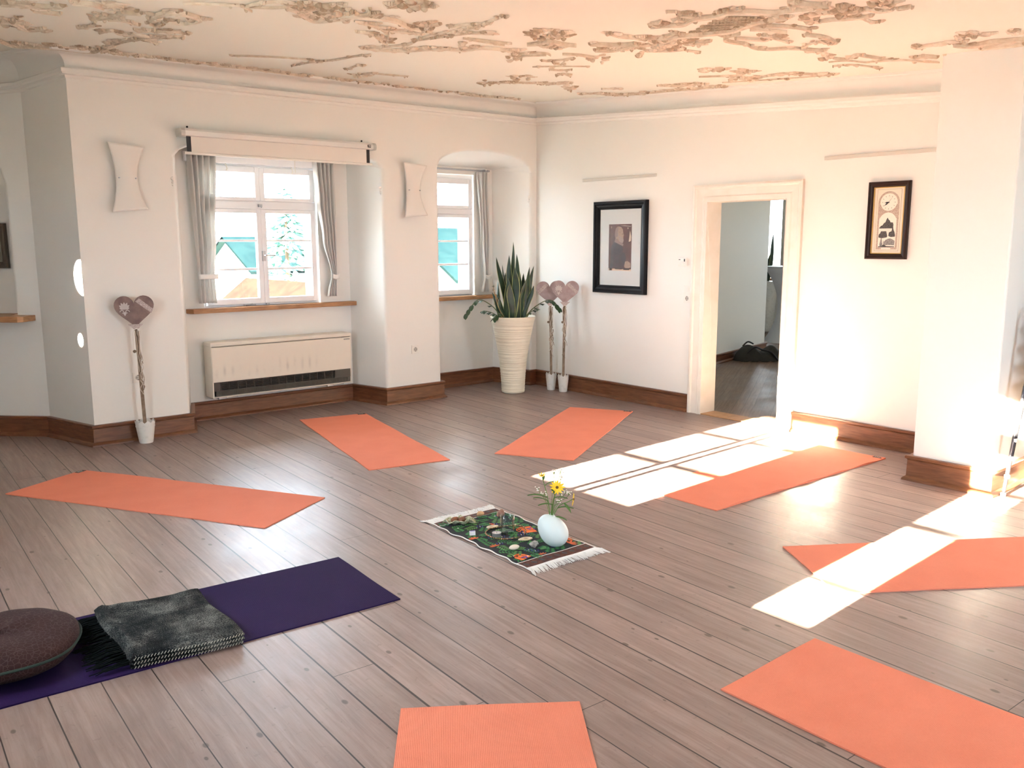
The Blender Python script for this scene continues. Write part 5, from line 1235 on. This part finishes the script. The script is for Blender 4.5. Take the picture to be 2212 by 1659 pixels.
# pouch: crumpled pale patterned cloth
t = thing('cloth_pouch', 'crumpled pale green patterned cloth pouch near the far fringe', 'pouch', (2.765,3.752,.005), math.atan2(R_.y,R_.x))
M_pouch = mat('pouch_print',(.62,.62,.46),.9,mottle=(95,(.27,.30,.17),.42,.62))
def pf_(u,v):
    x=lerp(-.096,.092,u); e=math.sin(PI*u)**.6; y=lerp(-.042,.040,v)*e*(1+.1*math.sin(u*11)); ed=abs(v-.5)*2
    z=.006+.022*ed**2*e*(1+.35*math.sin(u*17+v*5))+.012*math.exp(-((u-.08)/.08)**2)+.030*math.exp(-((u-.80)/.11)**2)*(.6+.4*math.sin(v*14+u*20))+.006*math.sin(u*23+v*9)*e
    return Vector((x,y,max(.003,z)))
m=MB(); m.grid(pf_,60,26); m.build('pouch_cloth', M_pouch, parent=t, smooth=True, ang=180, solid=.003)
for lab,dx,sd in (('left of the two brown nuts lying in the cloth pouch',-.028,1),('right of the two brown nuts lying in the cloth pouch',.014,2)):
    c=Vector((2.765,3.752,.031))+R_*dx
    m=MB(); m.blob(c,(.024,.016,.016),seed=sd,rough=.18,n=14,M=Matrix.Rotation(-.9+sd*.5,3,'Z')); tag(m.build('brown_nut', mat('nut_brown',(.20,.075,.035),.5,bump=(120,.4,.004)), smooth=True), lab, 'nut')
# tumbler
M_tum=M_glass.copy(); M_tum.name='tumbler_glass'
M_tum.node_tree.nodes['Transparent BSDF'].inputs[0].default_value=(.90,.95,.95,1)
[setattr(n.inputs[1],'default_value',2.0) for n in M_tum.node_tree.nodes if n.type=='MATH' and n.operation=='POWER']
m=MB(); m.lathe([(.0005,0),(.037,0),(.039,.003),(.040,.098),(.0388,.099),(.0378,.098),(.0368,.008),(.0005,.006)],40,(2.868,3.462,.0075),cap0=False,cap1=False); tag(m.build('glass_tumbler', M_tum, smooth=True, ang=60),'clear straight glass tumbler standing on the cloth','glass')
t = thing('tealight', 'tealight candle in an aluminium cup inside the bead necklace', 'candle', (2.792,3.458,.0075))
m=MB(); m.lathe([(.0235,0),(.0245,.001),(.0245,.018),(.0255,.0185),(.0255,.020),(.0238,.020),(.0238,.014)],32,cap1=False); m.build('metal_cup', M_steel, parent=t, smooth=True)
m=MB(); m.lathe([(.0236,.012),(.0236,.0155),(.0005,.0150)],24,cap0=True,cap1=False); m.build('wax', mat('white_wax',(.82,.80,.76),.4), parent=t, smooth=True)
m=MB(); m.tube([(0,0,.014),(.001,0,.024)],.0012,5); m.build('wick', M_black, parent=t)
t = thing('small_box', 'tiny white and violet cardboard box at the left side of the cloth', 'box', (2.704,3.557,.0065), math.radians(-30))
m=MB(); m.box((-.0155,-.009,0),(.0155,.009,.022)); m.build('box_body', mat('white_card',(.75,.74,.78),.6), parent=t, bevel=.001)
m=MB(); m.box((-.0135,-.007,.0222),(.0135,.007,.0228)); m.build('violet_lid_print', mat('violet_print',(.20,.17,.42),.5), parent=t)
# bead necklace with two bone rings
t = thing('bead_necklace', 'brown bead necklace with two pale teardrop rings around the tealight', 'necklace', (2.85,3.45,.0075))
pts=[(2.868,3.352),(2.812,3.372),(2.772,3.40),(2.752,3.455),(2.765,3.52),(2.822,3.562),(2.868,3.560),(2.930,3.545),(2.985,3.505),(2.985,3.455),(2.955,3.41),(2.915,3.375)]
P=smooth_path([(x-2.85,y-3.45,.0045) for x,y in pts],10)
bd=[MB(),MB()]; acc=0; k=0
for a,b in zip(P[:-1],P[1:]):
    acc+=(b-a).length
    if acc>.0062:
        acc=0; k+=1; bd[0 if k%3 else 1].blob(b,(.0040,.0040,.0040),rough=0,n=8)
bd[0].build('brown_beads', mat('brown_bead',(.24,.10,.035),.4), parent=t, smooth=True); bd[1].build('tan_beads', mat('tan_bead',(.50,.30,.13),.4), parent=t, smooth=True)
def ring_pend(c, ang, L_=.074, wd=.036):
    m=MB(); n=36; rings=[]
    for i in range(n):
        a=2*PI*i/n; k=1-.62*max(0,math.cos(a))**1.2
        ox=math.cos(a)*L_*.55; oy=math.sin(a)*wd*.62*k**.8
        ix=math.cos(a)*L_*.20-.006; iy=math.sin(a)*wd*.24
        ca,sa=math.cos(ang),math.sin(ang)
        def T(x,y,z): return Vector((c[0]-2.85+x*ca-y*sa,c[1]-3.45+x*sa+y*ca,z))
        rings.append([T(ox,oy,.001),T(ox*.97,oy*.97,.006),T(ix*1.3,iy*1.3,.0075),T(ix,iy,.005),T(ix,iy,.001)])
    m.loft(rings+[rings[0]])
    m.build('bone_ring', mat('bone',(.68,.58,.42),.45), parent=t, smooth=True, ang=50)
ring_pend((2.873,3.318), math.radians(160)); ring_pend((2.865,3.585), math.radians(-10),.068,.032)

# ---------------------------------------------------------------- stacked chairs beside the pier
M_pad = mat('charcoal_upholstery',(.030,.027,.027),.85); M_ply = wood('beech_ply',(.50,.27,.11),(.62,.36,.16),.4)
M_chairleg = mat('dark_chrome', (.16,.16,.18), .22, metal=.9)
def chair0(loc, label):
    t = thing('stacking_chair', label, 'chair', loc, 0, 'stacked chairs by the pier')
    W_=.46; D_=.43; sl_=.060
    for sx,sy in ((0,0),(0,1),(1,0),(1,1)):
        x=sx*D_; y=-sy*W_
        dx=(.035 if sx==0 else -.02); dy=(-.030 if sy==0 else .030)
        m=MB(); m.tube([(x,y,.012),(x+dx,y+dy,.46 if sx==0 else .80)],[.012,.013],10); lg=m.build('leg', M_chairleg, parent=t, smooth=True)
        m=MB(); m.lathe([(.015,0),(.0165,.004),(.0165,.020),(.012,.024)],12,(x,y,0)); m.build('glide', M_plastic, parent=lg, smooth=True)
    m=MB(); m.box((sl_+.0,-W_+.045,.440),(D_-.01,-.045,.455)); m.build('seat_shell', M_ply, parent=t, bevel=.004)
    m=MB(); m.box((sl_+.008,-W_+.055,.456),(D_-.02,-.055,.482)); m.build('seat_pad', M_pad, parent=t, bevel=.010)
    m=MB(); m.box((D_-.035,-W_+.06,.62),(D_-.010,-.06,.80)); m.build('backrest', M_pad, parent=t, bevel=.008)
    return t
labs=['lowest chair of the stack at the right edge, chrome foot on the floor','second lowest chair of the stack at the right edge','third chair from the bottom of the stack at the right edge','fourth chair from the bottom of the stack at the right edge','fifth chair from the bottom of the stack at the right edge','sixth chair from the bottom of the stack at the right edge','topmost chair of the stack at the right edge']
c0 = None
for k in range(7):
    loc=(5.655+k*.0105,2.010-k*.0090,.0+k*.115)
    if c0 is None: c0 = chair0(loc, labs[0])
    else:
        c=copy_tree(c0); c.location=loc; c['label']=labs[k]

# ---------------------------------------------------------------- things in the room beyond
t = thing('duffel_bag', 'dark grey slumped bag on the floor of the room beyond', 'bag', (9.83,6.62,0), math.radians(-38))
m=MB()
def bagf(u,v):
    x=lerp(-.33,.33,u); a=PI*(v); e=(1-abs(2*u-1)**3.5)**.5
    h=.15+.07*math.exp(-((u-.25)/.16)**2)+.06*math.exp(-((u-.80)/.14)**2)-.03*math.exp(-((u-.52)/.08)**2)+.012*math.sin(u*19)
    return Vector((x, -.16*math.cos(a)*e*(1+.08*math.sin(u*13+v*7)), max(0,h*max(0,math.sin(a))**.6*e+.008*math.sin(u*31+v*11)*e)))
m.grid(bagf,50,24); m.build('bag_body', mat('bag_cloth',(.045,.047,.043),.85,bump=(25,.6,.02)), parent=t, smooth=True, ang=180)
m=MB(); m.tube(smooth_path([(-.20,-.12,.10),(-.10,-.14,.19),(.02,-.10,.15),(.12,-.15,.12),(.20,-.17,.02)],6),.012,8); m.tube(smooth_path([(-.22,.0,.19),(-.16,-.02,.25),(-.08,.0,.22)],6),.010,8); m.build('bag_strap', M_black, parent=t, smooth=True)

tc_ = Vector((12.05,7.62)); 
t = thing('bar_table', 'tall round table under a white stretch cover in the room beyond', 'table', (tc_.x,tc_.y,0))
m=MB(); prof=[(.355,1.145)]+[(.16+.195*abs((z-.56)/.56)**1.9,z) for z in [1.12-.04*i for i in range(28)]]+[(.34,.0)]
n=48; vs=[]
for i,(r,z) in enumerate(prof):
    for j in range(n):
        a=2*PI*j/n; k=1+(.10*math.cos(4*a)*max(0,(.45-z)/.45) if z<.45 else 0); vs.append((r*k*math.cos(a),r*k*math.sin(a),z))
m.add(vs,[(i*n+j,i*n+(j+1)%n,(i+1)*n+(j+1)%n,(i+1)*n+j) for i in range(len(prof)-1) for j in range(n)])
m.build('stretch_cover', mat('white_stretch',(.80,.82,.86),.8), parent=t, smooth=True, ang=180)
m=MB(); m.lathe([(.01,1.143),(.352,1.143),(.358,1.15),(.358,1.168),(.350,1.175),(.01,1.176)],48); m.build('table_top', mat('white_top',(.75,.77,.80),.4), parent=t, smooth=True, ang=40)
t = thing('snake_plant', 'snake plant leaves showing behind the tall covered table in the room beyond', 'potted plant', (13.03,8.66,0))
m=MB()
for i,(bx,tx,tz,wd) in enumerate(((0,.075,1.70,.08),(-.05,-.03,1.45,.09),(-.02,.03,1.38,.09),(-.08,.0,1.28,.09),(.0,-.12,1.60,.09))):
    snake_leaf(m, R_*bx+Vector((0,0,.85)), R_*tx+Vector((0,0,tz)), wd, -TH+.2*i, .03, i)
m.build('snake_leaves', [M_leafg, M_leafy], parent=t, smooth=True, ang=180)
m=MB(); m.lathe([(.10,0),(.12,.02),(.17,.86),(.165,.88)],32); m.build('planter', M_potw, parent=t, smooth=True)

# ---------------------------------------------------------------- outside
M_grass = mat('ground_green',(.17,.165,.14),.95,mottle=(.4,(.24,.23,.20),.4,.7))
m=MB(); m.add([(-160,-160,-5.5),(200,-160,-5.5),(200,240,-5.5),(-160,240,-5.5)],[(0,1,2,3)]); struct(m.build('ground', M_grass))
M_hw=mat('house_render',(.62,.60,.55),.9); M_rr=mat('roof_red_tiles',(.030,.008,.006),.85,spec=0,mottle=(2,(.022,.006,.005),.4,.7)); M_rg=mat('roof_slate',(.005,.013,.014),.9,spec=0,mottle=(1,(.008,.018,.018),.4,.7)); M_hg=mat('house_glass',(.05,.06,.07),.1)
def house(label, c, W_, D_, H_, R_h, rz, roof):
    t=thing('house', label, 'house', (c[0],c[1],-5.5), rz, None)
    m=MB(); m.box((-W_/2,-D_/2,0),(W_/2,D_/2,H_)); m.prism([(-W_/2,H_),(W_/2,H_),(0,H_+R_h)], lambda a,b,d:(a,d,b), -D_/2, D_/2); m.build('house_walls', M_hw, parent=t)
    m=MB(); o=.4
    for s in (-1,1):
        m.add([(0,-D_/2-o,H_+R_h+.15),(0,D_/2+o,H_+R_h+.15),(s*(W_/2+o),D_/2+o,H_-R_h*o*2/W_+.15),(s*(W_/2+o),-D_/2-o,H_-R_h*o*2/W_+.15)],[(0,1,2,3)])
        m.add([(0,-D_/2-o,H_+R_h),(0,D_/2+o,H_+R_h),(s*(W_/2+o),D_/2+o,H_-R_h*o*2/W_),(s*(W_/2+o),-D_/2-o,H_-R_h*o*2/W_)],[(0,1,2,3)])
    m.build('roof', roof, parent=t, weld=False)
    for k in range(3):
        for zz in (1.2,3.8):
            if zz+1.3<H_:
                x=-W_/2+W_*(k+.5)/3; g=MB(); g.box((x-.5,-D_/2-.03,zz),(x+.5,-D_/2+.02,zz+1.3)); g.build('house_window', M_hg, parent=t)
house('small gabled house with a red roof seen through the wide window', (14.4,30), 3.2, 7, 4.25, 1.25, 0, M_rr)
house('long house with a blue-grey roof seen through the left window pane', (26.3,50), 7, 12, 5.5, 1.75, math.radians(90), M_rg)
house('house with a slate roof seen through the narrow window', (28.0,36), 9, 8, 5.4, 2.2, math.radians(85), M_rg)
def conifer(label, c, h, r, seed, grp=None):
    rnd=random.Random(seed); t=thing('spruce_tree', label, 'tree', (c[0],c[1],-5.5), 0, grp)
    m=MB(); m.tube([(0,0,0),(0,0,h*.98)],[.22,.03],8); m.build('trunk', mat('bark',(.12,.08,.05),.9), parent=t)
    m=MB()
    for k in range(900):
        u=rnd.random()**.8; z=h*(.10+.88*u); rr=r*(1-u)**.85*rnd.uniform(.35,1)+.1; a=rnd.uniform(0,2*PI); L_=rnd.uniform(.35,.8)
        c0_=Vector((rr*math.cos(a),rr*math.sin(a),z)); d=Vector((math.cos(a),math.sin(a),-.35)).normalized(); s=Vector((-math.sin(a),math.cos(a),0))
        vs=[c0_-d*L_*.5, c0_+s*L_*.28-Vector((0,0,.05)), c0_+d*L_*.6, c0_-s*L_*.28-Vector((0,0,.05)), c0_+Vector((0,0,.10))]
        m.add(vs,[(0,1,4),(1,2,4),(2,3,4),(3,0,4)])
    m.build('branches', mat('needles',(.09,.20,.17),.8), parent=t, weld=False)
conifer('tall spruce tree seen through the right panes of the wide window', (18.2,38), 9.6, 2.6, 1)
